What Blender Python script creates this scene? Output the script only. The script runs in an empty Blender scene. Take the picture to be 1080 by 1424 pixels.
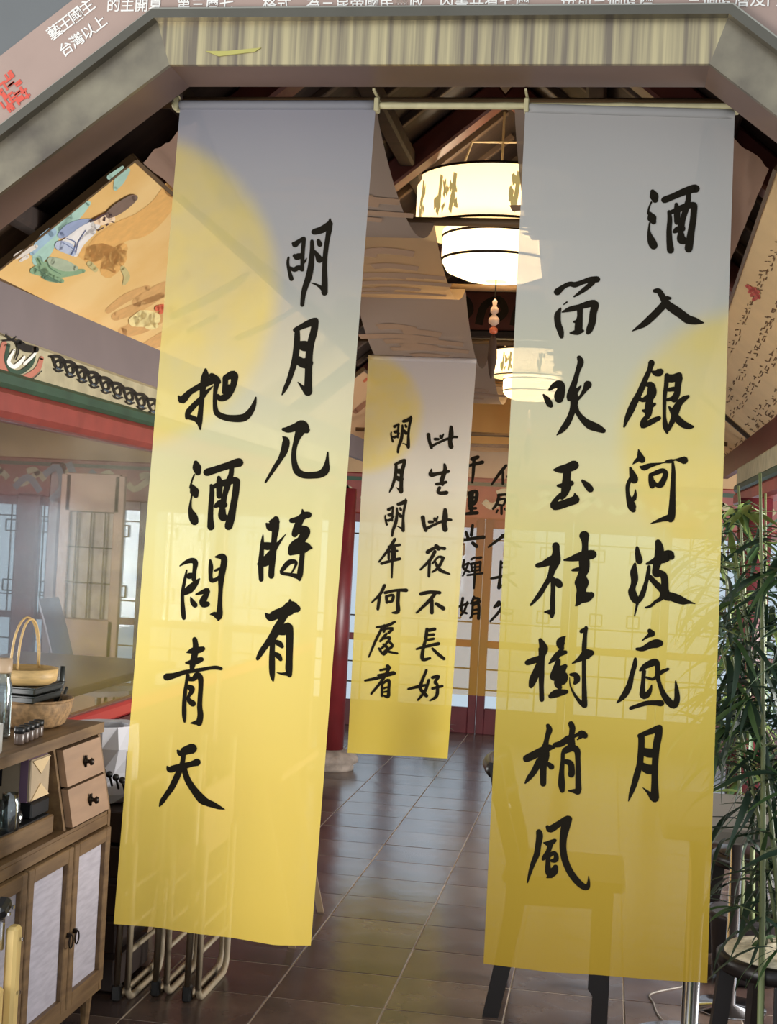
import bpy, bmesh, math, random
from mathutils import Vector, Matrix
random.seed(7)
SC = bpy.context.scene
COL = SC.collection
PI = math.pi
# ---------------------------------------------------------------- camera
FPX = 1940.0
_r = math.radians(3.0)
_Y = Vector((308/FPX, -48/FPX, -1.0)).normalized()            # world +Y in camera axes (right, up, back)
_c = (_Y.x*math.sin(_r)+_Y.y*math.cos(_r))/(-_Y.z)
_Z = Vector((math.sin(_r), math.cos(_r), _c)).normalized()
_X = _Y.cross(_Z).normalized()
M3 = Matrix((_X, _Y, _Z))                                     # camera vector -> world vector
CAM = Vector((0, 0, 1.5))
cd = bpy.data.cameras.new('camera'); cam = bpy.data.objects.new('camera', cd); COL.objects.link(cam)
cd.sensor_fit = 'VERTICAL'; cd.sensor_height = 24.0; cd.lens = 24.0*FPX/1424.0; cd.clip_start = 0.05; cd.clip_end = 200
cam.matrix_world = Matrix.Translation(CAM) @ M3.to_4x4()
SC.camera = cam
# ---------------------------------------------------------------- world, lights, exposure
W = bpy.data.worlds.new('daylight'); SC.world = W; W.use_nodes = True
bg = W.node_tree.nodes['Background']; bg.inputs[0].default_value = (0.86, 0.93, 1.0, 1); bg.inputs[1].default_value = 0.95
def area(name, loc, target, sx, sy, power, color=(1, 1, 1)):
    l = bpy.data.lights.new(name, 'AREA'); l.shape = 'RECTANGLE'; l.size = sx; l.size_y = sy; l.energy = power; l.color = color
    o = bpy.data.objects.new(name, l); COL.objects.link(o); o.location = loc
    o.rotation_euler = (Vector(target)-Vector(loc)).to_track_quat('-Z', 'Y').to_euler()
    return o
area('fill_front_left', (-3.0, 0.3, 0.9), (-0.9, 3.6, 0.9), 1.8, 1.5, 125, (1.0, 0.98, 0.95))  # added fill lamp on the camera side, brightens the front banners
area('daylight_back', (-1.0, 11.8, 1.7), (-0.8, 7, 0.6), 5.0, 2.2, 45, (0.90, 0.95, 1.0))
area('fill_left_aisle', (-5.2, 5.4, 1.1), (-0.3, 6.6, 2.1), 3.0, 1.6, 330, (1.0, 0.97, 0.92))  # added fill lamp in the left aisle, lifts the sloping boards
area('fill_right_aisle', (2.9, 5.2, 1.1), (-1.2, 7.0, 1.9), 2.4, 1.4, 420, (1.0, 0.97, 0.92))  # added fill lamp in the right aisle, aimed at the middle banner
SC.view_settings.view_transform = 'Standard'; SC.view_settings.look = 'None'
SC.view_settings.gamma = 1.0; SC.view_settings.use_curve_mapping = False
SC.view_settings.exposure = 0.0
SC.cycles.use_denoising = True
SC.cycles.max_bounces = 10; SC.cycles.transparent_max_bounces = 24
SC.cycles.caustics_reflective = False; SC.cycles.caustics_refractive = False
SC.cycles.sample_clamp_indirect = 4.0
# ---------------------------------------------------------------- measuring rays of the photographed place
def ray(px, py): return M3 @ Vector(((px-540)/FPX, (712-py)/FPX, -1.0))
def P(px, py, y): d = ray(px, py); return CAM+d*(y/d.y)
def FL(px, py, z=0.0): d = ray(px, py); return CAM+d*((z-1.5)/d.z)
def AX(px, py, x): d = ray(px, py); return CAM+d*(x/d.x)
def PPL(px, py, p0, n): d = ray(px, py); return CAM+d*((p0-CAM).dot(n)/d.dot(n))
# ---------------------------------------------------------------- materials
def lin(c): return tuple((v/12.92 if v <= 0.04045 else ((v+0.055)/1.055)**2.4) for v in [x/255 for x in c])
MATS = {}
def mat(name, rgb, rough=0.6, metal=0.0, noise=0.0, scale=20, stretch=(1, 1, 1), bump=0.0, emit=None, estr=0, spec=0.5, rgb2=None, coord='Object'):
    if name in MATS: return MATS[name]
    m = bpy.data.materials.new(name); m.use_nodes = True; nt = m.node_tree; b = nt.nodes['Principled BSDF']
    c = lin(rgb); b.inputs['Base Color'].default_value = (*c, 1); b.inputs['Roughness'].default_value = rough
    b.inputs['Metallic'].default_value = metal; b.inputs['Specular IOR Level'].default_value = spec
    if noise or bump or rgb2:
        tc = nt.nodes.new('ShaderNodeTexCoord'); mp = nt.nodes.new('ShaderNodeMapping'); nz = nt.nodes.new('ShaderNodeTexNoise')
        mp.inputs['Scale'].default_value = stretch; nz.inputs['Scale'].default_value = scale; nz.inputs['Detail'].default_value = 5
        nt.links.new(tc.outputs[coord], mp.inputs[0]); nt.links.new(mp.outputs[0], nz.inputs['Vector'])
        rp = nt.nodes.new('ShaderNodeValToRGB'); e = rp.color_ramp.elements
        c2 = lin(rgb2) if rgb2 else tuple(min(1, v*(1+noise)) for v in c); c1 = c if rgb2 else tuple(v*(1-noise) for v in c)
        e[0].position = 0.35; e[0].color = (*c1, 1); e[1].position = 0.65; e[1].color = (*c2, 1)
        nt.links.new(nz.outputs['Fac'], rp.inputs[0]); nt.links.new(rp.outputs[0], b.inputs['Base Color'])
        if bump:
            bp = nt.nodes.new('ShaderNodeBump'); bp.inputs['Strength'].default_value = bump; bp.inputs['Distance'].default_value = 0.004
            nt.links.new(nz.outputs['Fac'], bp.inputs['Height']); nt.links.new(bp.outputs[0], b.inputs['Normal'])
    if emit:
        b.inputs['Emission Color'].default_value = (*lin(emit), 1); b.inputs['Emission Strength'].default_value = estr
    MATS[name] = m; return m
def glass_mat(name, tint=(235, 240, 240), gloss=0.12, rough=0.03):
    m = bpy.data.materials.new(name); m.use_nodes = True; nt = m.node_tree
    nt.nodes.remove(nt.nodes['Principled BSDF']); out = nt.nodes['Material Output']
    t = nt.nodes.new('ShaderNodeBsdfTransparent'); t.inputs[0].default_value = (*lin(tint), 1)
    g = nt.nodes.new('ShaderNodeBsdfGlossy'); g.inputs['Roughness'].default_value = rough
    f = nt.nodes.new('ShaderNodeFresnel'); f.inputs[0].default_value = 1.5
    ad = nt.nodes.new('ShaderNodeMath'); ad.operation = 'ADD'; ad.inputs[1].default_value = gloss; ad.use_clamp = True
    mx = nt.nodes.new('ShaderNodeMixShader')
    hf = nt.nodes.new('ShaderNodeMath'); hf.operation = 'MULTIPLY'; hf.inputs[1].default_value = 0.45
    nt.links.new(f.outputs[0], hf.inputs[0]); nt.links.new(hf.outputs[0], ad.inputs[0]); nt.links.new(ad.outputs[0], mx.inputs[0]); nt.links.new(t.outputs[0], mx.inputs[1]); nt.links.new(g.outputs[0], mx.inputs[2])
    nt.links.new(mx.outputs[0], out.inputs[0]); MATS[name] = m; return m
def cloth_mat(name, stops, z0, z1, moon=None, trans=0.25, transl=0.45, mooncol=(247, 216, 70)):
    """sheer dyed cloth: colour runs down the height, a printed moon, some of the light passes straight through the weave"""
    m = bpy.data.materials.new(name); m.use_nodes = True; nt = m.node_tree; L = nt.links; N = nt.nodes
    N.remove(N['Principled BSDF']); out = N['Material Output']
    tc = N.new('ShaderNodeTexCoord'); sp = N.new('ShaderNodeSeparateXYZ'); L.new(tc.outputs['Object'], sp.inputs[0])
    mr = N.new('ShaderNodeMapRange'); mr.inputs['From Min'].default_value = z1; mr.inputs['From Max'].default_value = z0
    L.new(sp.outputs['Z'], mr.inputs['Value'])
    rp = N.new('ShaderNodeValToRGB'); cr = rp.color_ramp
    while len(cr.elements) < len(stops): cr.elements.new(0.5)
    for e, (p, c) in zip(cr.elements, stops): e.position = p; e.color = (*lin(c), 1)
    L.new(mr.outputs[0], rp.inputs[0]); col = rp.outputs[0]
    if moon:
        x, z, rad = moon
        cb = N.new('ShaderNodeCombineXYZ'); L.new(sp.outputs['X'], cb.inputs[0]); L.new(sp.outputs['Z'], cb.inputs[2])
        ds = N.new('ShaderNodeVectorMath'); ds.operation = 'DISTANCE'; ds.inputs[1].default_value = (x, 0, z); L.new(cb.outputs[0], ds.inputs[0])
        mm = N.new('ShaderNodeMapRange'); mm.interpolation_type = 'SMOOTHSTEP'
        mm.inputs['From Min'].default_value = rad+0.02; mm.inputs['From Max'].default_value = rad-0.05; L.new(ds.outputs['Value'], mm.inputs['Value'])
        nz = N.new('ShaderNodeTexNoise'); nz.inputs['Scale'].default_value = 9; L.new(tc.outputs['Object'], nz.inputs['Vector'])
        mu = N.new('ShaderNodeMath'); mu.operation = 'MULTIPLY'; L.new(mm.outputs[0], mu.inputs[0])
        nr = N.new('ShaderNodeMapRange'); nr.inputs['To Min'].default_value = 0.3; nr.inputs['To Max'].default_value = 0.85; L.new(nz.outputs['Fac'], nr.inputs['Value']); L.new(nr.outputs[0], mu.inputs[1])
        mx = N.new('ShaderNodeMix'); mx.data_type = 'RGBA'; L.new(mu.outputs[0], mx.inputs['Factor']); L.new(col, mx.inputs['A']); mx.inputs['B'].default_value = (*lin(mooncol), 1)
        col = mx.outputs['Result']
    # weave relief
    wv = N.new('ShaderNodeTexNoise'); mp = N.new('ShaderNodeMapping'); mp.inputs['Scale'].default_value = (160, 1, 8); wv.inputs['Scale'].default_value = 1.0
    L.new(tc.outputs['Object'], mp.inputs[0]); L.new(mp.outputs[0], wv.inputs['Vector'])
    bp = N.new('ShaderNodeBump'); bp.inputs['Strength'].default_value = 0.15; bp.inputs['Distance'].default_value = 0.002; L.new(wv.outputs['Fac'], bp.inputs['Height'])
    d = N.new('ShaderNodeBsdfDiffuse'); t = N.new('ShaderNodeBsdfTranslucent'); tr = N.new('ShaderNodeBsdfTransparent')
    L.new(col, d.inputs[0]); L.new(col, t.inputs[0]); L.new(bp.outputs[0], d.inputs['Normal']); L.new(col, tr.inputs[0]) if False else None
    a = N.new('ShaderNodeMixShader'); a.inputs[0].default_value = transl; L.new(d.outputs[0], a.inputs[1]); L.new(t.outputs[0], a.inputs[2])
    b = N.new('ShaderNodeMixShader'); b.inputs[0].default_value = 1-trans; L.new(tr.outputs[0], b.inputs[1]); L.new(a.outputs[0], b.inputs[2])
    L.new(b.outputs[0], out.inputs[0]); MATS[name] = m; return m
# ---------------------------------------------------------------- mesh helpers
def link(name, bm, m, parent=None, smooth=False):
    me = bpy.data.meshes.new(name); bm.normal_update(); bm.to_mesh(me); bm.free()
    if m: me.materials.append(m)
    if smooth:
        for p in me.polygons: p.use_smooth = True
    o = bpy.data.objects.new(name, me); COL.objects.link(o)
    if parent: o.parent = parent; o.matrix_parent_inverse = parent.matrix_world.inverted()
    return o
def tag(o, label=None, cat=None, group=None, kind=None):
    if label: o['label'] = label
    if cat: o['category'] = cat
    if group: o['group'] = group
    if kind: o['kind'] = kind
    return o
def thing(name, loc, label, cat, group=None):
    o = bpy.data.objects.new(name, None); COL.objects.link(o); o.location = loc; o.empty_display_size = 0.1
    o.matrix_world = Matrix.Translation(loc)
    return tag(o, label, cat, group)
def NB(): return bmesh.new()
def box(bm, c, s, rot=None, bev=0.0):
    r = bmesh.ops.create_cube(bm, size=1.0); vs = r['verts']
    T = Matrix.Translation(Vector(c)) @ ((rot.to_4x4() if rot else Matrix.Identity(4))) @ Matrix.Diagonal((s[0], s[1], s[2], 1))
    bmesh.ops.transform(bm, matrix=T, verts=vs)
    if bev:
        es = list({e for v in vs for e in v.link_edges}); bmesh.ops.bevel(bm, geom=es, offset=bev, segments=1, affect='EDGES')
    return bm
def beam(bm, a, b, w, h, up=Vector((0, 0, 1)), bev=0.0):
    a = Vector(a); b = Vector(b); d = (b-a); l = d.length; d.normalize(); s = d.cross(up).normalized(); u = s.cross(d)
    R = Matrix((s, d, u)).transposed(); return box(bm, (a+b)/2, (w, l, h), R, bev)
def tube(bm, pts, r, n=8, caps=True):
    pts = [Vector(p) for p in pts]; rings = []
    rr = r if isinstance(r, (list, tuple)) else [r]*len(pts)
    prev = None
    for i, p in enumerate(pts):
        t = (pts[min(i+1, len(pts)-1)]-pts[max(i-1, 0)]).normalized()
        if prev is None:
            prev = t.orthogonal().normalized()
        s = (prev-t*prev.dot(t)).normalized(); prev = s; u = t.cross(s)
        rings.append([bm.verts.new(p+(s*math.cos(2*PI*k/n)+u*math.sin(2*PI*k/n))*rr[i]) for k in range(n)])
    for a, b in zip(rings, rings[1:]):
        for k in range(n): bm.faces.new((a[k], a[(k+1) % n], b[(k+1) % n], b[k]))
    if caps: bm.faces.new(rings[0][::-1]); bm.faces.new(rings[-1])
    return bm
def lathe(bm, c, prof, n=32, fn=None):
    c = Vector(c); rings = []
    for (r, z) in prof:
        ring = []
        for k in range(n):
            a = 2*PI*k/n; q = r*(fn(a, z) if fn else 1)
            ring.append(bm.verts.new(c+Vector((q*math.cos(a), q*math.sin(a), z))))
        rings.append(ring)
    for a, b in zip(rings, rings[1:]):
        for k in range(n): bm.faces.new((a[k], a[(k+1) % n], b[(k+1) % n], b[k]))
    if prof[0][0] > 1e-5: bm.faces.new(rings[0][::-1])
    if prof[-1][0] > 1e-5: bm.faces.new(rings[-1])
    return bm
def prism(bm, pts, off):
    """closed polygon pts pushed along off"""
    off = Vector(off); a = [bm.verts.new(Vector(p)) for p in pts]; b = [bm.verts.new(Vector(p)+off) for p in pts]; n = len(pts)
    bm.faces.new(a[::-1]); bm.faces.new(b)
    for k in range(n): bm.faces.new((a[k], a[(k+1) % n], b[(k+1) % n], b[k]))
    return bm
def smooth_pts(pts, sub=4):
    if len(pts) < 3: 
        return [tuple(pts[0][k]+(pts[1][k]-pts[0][k])*i/4 for k in range(len(pts[0]))) for i in range(5)] if len(pts) == 2 else pts
    out = []; n = len(pts)
    for i in range(n-1):
        p0 = pts[max(i-1, 0)]; p1 = pts[i]; p2 = pts[i+1]; p3 = pts[min(i+2, n-1)]
        for s in range(sub):
            t = s/sub
            out.append(tuple(0.5*((2*p1[k])+(-p0[k]+p2[k])*t+(2*p0[k]-5*p1[k]+4*p2[k]-p3[k])*t*t+(-p0[k]+3*p1[k]-3*p2[k]+p3[k])*t**3) for k in range(len(p1))))
    out.append(tuple(pts[-1])); return out
def brush(bm, pts, fn, lift=0.0):
    """a brush stroke: pts = (x, y, width) on a flat layout, fn maps layout x, y to a point on the surface"""
    q = smooth_pts(pts); n = len(q); L = []; R = []
    for i in range(n):
        a = q[max(i-1, 0)]; b = q[min(i+1, n-1)]; dx, dy = b[0]-a[0], b[1]-a[1]; l = math.hypot(dx, dy) or 1; nx, ny = -dy/l, dx/l; h = max(q[i][2], 0.05)/2
        L.append((q[i][0]+nx*h, q[i][1]+ny*h)); R.append((q[i][0]-nx*h, q[i][1]-ny*h))
    vl = [bm.verts.new(fn(x, y, lift)) for x, y in L]; vr = [bm.verts.new(fn(x, y, lift)) for x, y in R]
    for i in range(n-1): bm.faces.new((vl[i], vl[i+1], vr[i+1], vr[i]))
    for j in (0, n-1):
        r = q[j][2]/2*0.96
        if r > 0.5:
            c = [bm.verts.new(fn(q[j][0]+r*math.cos(2*PI*k/10), q[j][1]+r*math.sin(2*PI*k/10), lift)) for k in range(10)]; bm.faces.new(c)
def patch(bm, pts, fn, lift=0.0):
    vs = [bm.verts.new(fn(x, y, lift)) for x, y in pts]; bm.faces.new(vs)
def copy_tree(o, parent=None):
    c = o.copy(); COL.objects.link(c)
    if parent: c.parent = parent
    for ch in list(o.children): copy_tree(ch, c)
    return c
# brush strokes of the writing, "x y width" triples per stroke, strokes split by '|', in layout units (ox, oy, units per layout pixel)
INK = {
'ming': (370, 290, 10, "660 320 60|665 325 75 780 290 90 885 215 80|885 150 25 882 250 70 855 400 60 825 600 60 812 800 60 812 1000 75 810 1170 80|812 1140 70 750 1090 40 690 1055 25 630 1035 12|635 455 45 638 600 60 620 800 75 590 950 80 540 1100 70 515 1200 60 500 1340 50|725 450 50 745 500 65|670 590 30 710 650 60 740 710 90|740 710 80 800 690 40|375 485 40 400 500 75 450 460 55 520 420 55|525 420 50 508 600 50 498 850 45|395 660 55 430 670 85 500 650 60|310 680 25 300 750 35 315 850 40 350 980 55|330 820 30 390 850 60 450 820 60 500 850 50|500 770 30 535 740 25 560 690 8"),
'yue': (370, 435, 10, "430 220 60 430 350 75 420 500 80 400 650 80 360 800 70 310 950 60 260 1060 50 220 1140 15|400 240 55 500 190 70 600 145 90 680 115 90|685 110 80 665 250 90 625 400 90 600 550 90 590 750 90 585 950 95 580 1100 110|570 1110 80 510 1040 50 440 965 10|450 440 90 520 460 130 600 470 120|430 640 90 500 695 120 580 700 140"),
'ji': (360, 560, 10, "330 475 15 375 530 90 350 670 90 290 790 60 200 930 50 90 1105 25|335 370 40 400 375 80 500 345 100 600 320 140 660 380 90|590 290 90 600 330 120|580 380 130 520 520 70 485 680 60 490 830 70 530 950 90 620 1005 85 750 1010 85 860 990 95 925 930 100 945 820 50 955 690 20"),
'shi': (345, 690, 10, "205 540 15 195 650 45 185 800 60 175 950 70 180 1160 60|385 320 80 380 450 90 360 600 70 345 800 80 325 1000 75 320 1110 75|255 385 30 310 420 130 375 360 120|210 690 90 270 695 100 340 690 80|155 945 60 240 910 120 320 800 90 400 680 50 520 530 8|600 340 60 700 320 80 780 270 90 840 260 80|752 185 15 765 250 60|740 310 80 680 430 90 645 530 80|690 470 110 780 460 90 805 490 105 770 560 110 710 640 90|700 620 80 620 700 100 590 790 70|600 780 80 700 740 120 800 710 130 875 720 35|745 600 90 750 800 65 735 950 65 720 1080 75 712 1160 40|700 1120 70 580 1090 45 460 1065 40 510 980 60 570 920 65 640 910 55 665 940 40 640 1000 25 600 1070 20"),
'you': (335, 825, 10, "340 280 20 400 330 100 500 290 120 620 250 140 700 200 170 775 215 100|680 90 20 690 180 110|620 270 110 560 380 90 500 500 110 430 620 100 350 720 75 280 820 70 230 910 45|440 640 80 435 750 65 430 900 75 430 1050 75 435 1150 60 445 1215 25|500 500 120 590 520 120 650 470 120 675 540 95 675 700 90 670 900 85 665 1050 90 675 1140 60|660 1120 60 570 1120 30 500 1105 10|470 670 50 530 700 75 570 740 50|470 840 50 520 875 70 550 920 50"),
'ba': (240, 490, 8.308, "70 510 25 110 550 80 200 460 60 320 390 65 420 340 80 500 320 50|380 200 30 375 290 85 350 400 65 335 550 50 320 700 55 310 800 60 318 890 15|450 270 60 510 310 60 540 345 35|510 350 60 492 450 45 488 600 45 510 700 60 600 750 65 720 765 75 830 750 80 900 680 65 940 600 45 960 520 15|465 390 8 400 450 35 330 530 50 250 610 60 180 690 60 165 755 40|170 740 55 260 770 50 300 810 50|615 290 60 700 260 90 710 330 70 680 430 65 620 510 70 550 530 65 520 500 40|610 290 60 605 380 55 595 460 50|650 390 40 620 480 50"),
'jiu': (240, 620, 10, "320 235 60 335 300 110 350 370 80|300 400 20 265 490 20 245 580 30|270 560 50 300 630 115 320 690 70|265 690 20 250 780 25 245 880 50 280 980 110 305 1050 105|475 370 95 600 330 90 750 280 90 900 235 110 925 235 110|820 290 60 810 400 65 770 520 80 720 700 65 690 830 100|535 550 40 545 650 60 530 850 65 525 1000 70 530 1130 90|560 570 50 700 520 80 850 480 80 890 480 70|890 490 85 875 650 85 840 850 85 810 1000 100 775 1120 100|640 440 45 650 520 80 645 700 70|595 840 50 660 800 90 715 820 85|690 880 80 690 980 105 740 1000 80"),
'wen': (230, 750, 10, "200 370 15 280 320 45 370 295 70 415 330 70 400 450 50 395 560 60|295 430 20 270 550 35 240 720 45 235 850 45 245 1000 60 255 1095 50|285 510 30 330 510 80 390 490 50|470 550 20 420 610 70 340 690 100 270 740 70|350 805 15 375 870 60 410 915 70|425 765 20 500 740 50 580 710 65 560 780 70 520 860 90 530 905 80 580 900 70|700 245 25 780 240 80 815 280 80 800 400 80 775 520 80 765 700 55 755 900 60 750 1050 80 735 1120 30|740 1080 80 680 1040 60 625 1045 15|622 290 25 630 380 60 625 500 50 640 570 60 700 560 50 760 520 50|690 435 30 750 410 35"),
'qing': (216, 875, 10, "545 140 60 560 250 75 540 380 80 520 470 80 505 560 50|440 322 20 520 300 80 600 290 80 660 272 60|425 468 25 500 460 70 580 440 80 640 420 60|155 665 90 260 645 70 400 600 55 520 580 50 650 560 45 760 540 45 850 535 50 915 550 40|450 640 50 430 750 40 410 900 50 400 1050 55 400 1200 55 405 1285 30|470 690 60 530 690 60 580 640 80 625 680 70 630 800 60 620 950 60 615 1080 65 625 1200 75 605 1305 80|600 1290 70 550 1300 50 490 1305 12|450 800 60 500 825 80 500 870 60 460 940 40 470 990 60 520 1035 80"),
'tian': (212, 1010, 10, "350 340 30 390 370 90 470 335 110 550 310 130|430 400 60 415 500 60 380 600 70 330 720 80 260 860 75 190 960 65 130 1050 60 95 1115 12|205 560 20 240 600 80 350 570 80 450 550 80 540 525 70 620 500 95|440 600 70 490 750 80 580 890 90 680 1010 110 760 1060 90 850 1095 75 930 1130 50 1005 1155 6"),
'jiu2': (880, 235, 10, "270 315 60 290 370 110 305 430 80|255 460 20 220 540 20 210 620 30|235 620 50 260 680 115 285 735 70|230 750 20 220 830 25 225 900 50 255 1000 100 285 1065 105|435 430 85 560 380 80 700 320 90 830 275 100 870 275 105|770 330 60 765 430 65 735 550 75 690 700 70 660 830 90|500 595 45 510 700 60 500 850 65 505 1000 75 520 1130 90|530 600 50 650 555 80 780 505 80 850 500 70|850 510 80 835 700 80 810 850 85 790 980 95 770 1110 100|600 490 45 610 600 80 610 740 70|575 870 50 620 840 80 685 830 80|665 900 80 670 980 110 720 1000 90"),
'ru': (876, 365, 10, "340 395 50 400 400 70 450 480 80 510 580 100 620 660 110 720 730 110 800 790 110 900 815 90 970 830 50 1020 838 12|555 500 35 500 500 60 480 570 90 400 660 90 300 760 90 200 850 80 120 900 50 20 958 6"),
'yin': (860, 485, 10, "455 195 80 430 290 60 380 400 65 340 500 75 280 630 75 220 740 85 160 870 85 110 980 60 75 1085 25|450 310 20 510 340 70 560 330 100 580 320 85|400 500 60 450 510 90 460 610 120 430 700 90 420 800 100 410 900 90 400 950 60|295 700 50 350 710 60 430 650 70|335 860 30 380 860 60 440 800 70 500 770 40|390 940 50 350 1010 80 330 1075 60 400 1045 70 480 1000 70 560 965 55|670 370 60 660 500 55 640 650 50 635 800 45 635 950 45 650 1080 70 672 1170 30|690 410 100 760 410 100 840 370 80|840 400 90 820 520 80 810 620 80 770 700 90|690 570 50 770 560 60|680 710 40 760 690 60|960 665 45 900 700 70 840 760 80 790 860 100 770 950 80 730 1040 60 690 1120 50|700 810 25 760 900 70 820 980 90 900 1050 90 980 1080 70 1030 1085 30"),
'he': (858, 605, 10, "295 205 15 320 300 80 345 345 85|300 330 60 250 370 40 215 405 8|180 455 30 215 560 90 235 620 105|190 600 50 145 700 50 145 820 50 175 920 90 205 1000 105 220 1040 70|250 760 12 250 830 40 230 890 60|320 440 25 370 455 70 450 425 60 540 405 35 640 385 12 690 370 40 750 360 50 800 345 20 870 345 60 930 350 100|460 550 45 470 620 70 485 705 75|480 550 50 550 520 60 630 495 60 670 530 65 650 610 70 600 690 80 540 690 50 500 640 40|770 380 30 780 500 50 775 650 60 770 800 70 765 950 80 755 1100 95 740 1165 95|720 1150 90 640 1170 60 560 1195 40 455 1235 6"),
'bo': (866, 740, 10, "195 215 40 205 300 70 225 400 90|165 440 30 150 550 90 160 660 90 140 750 70 125 830 100 165 930 100 210 960 60 270 860 70 320 700 50 350 560 50 360 480 40|200 980 40 180 1070 25 160 1165 15|485 140 75 505 220 105 500 350 120 460 480 90 450 580 80 500 590 60|330 440 30 420 410 70 540 360 140 640 320 130 670 340 90|480 560 80 560 600 90 580 700 90 580 800 100 600 880 120 680 900 110 760 930 110 840 960 90 920 975 40 1005 997 6|370 620 60 440 700 70 520 780 80 580 860 80|560 850 80 530 920 60 450 970 40 380 1030 35 310 1050 20"),
'di': (850, 865, 10, "530 125 60 560 160 85|560 165 80 500 200 40 425 260 12|350 375 35 430 375 60 540 320 90 620 300 110 670 295 90|330 510 35 320 600 60 280 740 60 250 870 75 200 980 80 140 1060 60 75 1125 15|395 675 25 460 620 70 560 570 90 620 560 80 640 640 60 640 750 60 670 870 50 720 1000 70 790 1100 90 865 1160 85 910 1080 75 905 950 55 890 820 15|450 680 55 440 800 50 430 930 60 440 1020 90 500 1005 75 540 940 45 558 875 12|480 770 30 570 795 35 620 760 40 690 700 50 785 655 35|265 1200 45 350 1170 50 480 1130 60 600 1125 65 690 1130 80"),
'yue2': (850, 990, 10, "415 340 80 415 460 80 405 600 80 390 740 80 350 880 80 310 1020 70 270 1130 50 235 1240 10|390 335 60 480 295 65 590 255 80 660 220 75|665 220 80 650 330 95 620 500 90 605 700 80 600 850 80 600 1000 85 600 1200 110|570 1190 80 510 1120 40 435 1055 8|440 545 90 510 570 115 600 575 110|430 750 90 500 795 120 580 800 120"),
'liu': (750, 370, 10, "245 360 90 330 290 60 420 250 60 490 260 70 580 230 60 700 190 70 800 185 80|740 220 70 680 280 60 590 350 50 480 425 20|335 535 12 380 500 20|290 590 25 250 680 80 255 800 80 290 900 80 305 980 55|315 640 15 420 600 65 550 570 70 680 530 85 770 530 95 745 650 90 730 780 90 690 890 80 670 930 45|560 600 75 560 700 70 545 800 95 540 890 100|480 775 30 540 770 60|425 930 20 520 920 70 600 900 35"),
'chui': (745, 482, 10, "105 670 25 150 730 70 190 800 80 205 820 60|185 600 30 260 540 80 330 530 110 350 590 100 325 680 130 320 725 115|600 155 60 620 220 80 580 340 60 550 450 65 510 570 80 470 680 80 460 730 55|520 600 90 530 720 100 525 830 90 490 940 75 440 1050 80 370 1150 70 290 1230 12|560 620 60 622 550 20|720 530 105 680 600 60 620 690 35 570 740 40|540 820 70 580 920 60 660 1020 80 750 1090 110 850 1130 100 935 1170 65"),
'yu': (744, 620, 10, "260 335 25 340 330 90 440 310 110 540 270 125|445 350 100 435 450 100 430 560 120 405 660 90 370 720 60|315 555 35 400 550 70 500 520 70|360 680 60 290 750 60 260 830 100 330 830 100 450 790 100 560 750 105|550 670 25 560 730 90|655 485 35 720 550 80 765 605 85"),
'gui': (730, 735, 10, "425 240 95 430 320 90 420 440 130 380 560 90 340 680 70 270 800 60 190 930 60 75 1065 25|170 515 60 250 495 75 350 450 110 430 420 120|385 740 70 440 740 90 475 780 90|385 700 60 385 850 55 380 1000 60 380 1120 60 370 1220 50|385 1170 60 330 1160 60 265 1160 12|820 100 130 830 180 85 830 300 80 820 420 130 820 560 130 790 650 110 785 750 180 780 850 120 770 950 120 740 1030 70 705 1070 25|540 440 20 650 420 70 760 390 110 930 360 120|655 580 30 720 570 50 780 560 60|770 980 110 860 950 130 915 925 85"),
'shu': (720, 855, 10, "310 350 50 345 430 95 350 480 120 330 580 80 325 700 75 325 850 70 325 1000 60 330 1180 60|130 665 70 200 640 80 300 610 80|310 650 70 260 780 90 210 900 100 180 990 60|655 300 15 600 360 100 590 420 100 605 480 55 550 560 80 490 620 60 430 680 15|570 540 80 660 520 50|560 640 60 530 760 90 500 860 110|655 715 60 600 780 120 600 880 170 560 960 110 580 1010 60|455 1130 65 540 1090 100 670 1070 55|730 830 35 800 840 70 820 900 80 790 950 45|945 180 45 930 300 50 920 450 60 915 650 50 915 850 50 920 1050 60 925 1260 70|880 230 50 945 195 50|755 675 15 850 620 60 950 550 125 1015 530 80|715 870 5 725 980 15 780 1100 30 860 1210 50 925 1260 70"),
'shao': (720, 990, 10, "415 190 50 435 250 75 405 350 60 385 450 70 360 600 140 350 750 90 350 880 80 350 1000 75|115 650 90 200 610 100 320 550 100 420 500 90 500 495 30|300 680 90 220 830 75 150 920 60 100 990 20|420 720 50 465 765 75|735 165 70 755 230 75 745 320 70 740 450 100|510 460 60 600 440 80 700 370 80 800 330 40 880 300 80 930 330 75|880 340 50 825 385 15|700 500 70 630 560 50 620 680 50 605 850 65 605 1000 85 615 1095 60|650 540 80 750 500 90 820 540 80 830 650 65 835 800 65 835 950 70 840 1080 80|830 1110 80 770 1100 50 700 1098 15|660 690 60 730 720 75 745 820 80 740 870 85"),
'feng': (720, 1120, 10, "290 370 75 300 430 85 280 560 75 260 680 75 210 800 60 170 920 45 130 1075 15|410 300 50 450 330 90 550 270 80 660 200 80 700 185 80|710 190 80 660 300 110 630 450 90 625 600 85 650 750 85 710 900 85 790 1020 85 880 1110 80 955 1140 70 980 1080 40 980 985 8|360 520 20 430 530 75 510 490 50|450 540 70 420 640 60 380 700 60 350 745 45|430 700 55 500 660 50 530 710 60 520 760 65 470 770 45|420 680 60 415 800 60 420 900 80 450 945 105 500 910 105 520 860 70|405 1000 25 460 980 60"),
'ci': (500, 570, 7.12, "680 245 34 690 310 28 710 375 28|710 360 24 790 320 22 870 285 22|745 290 26 780 290 22|800 260 26 810 280 22 830 240 12|905 170 30 905 240 44 895 310 38 905 365 44|870 290 24 920 270 22 965 270 20"),
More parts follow.
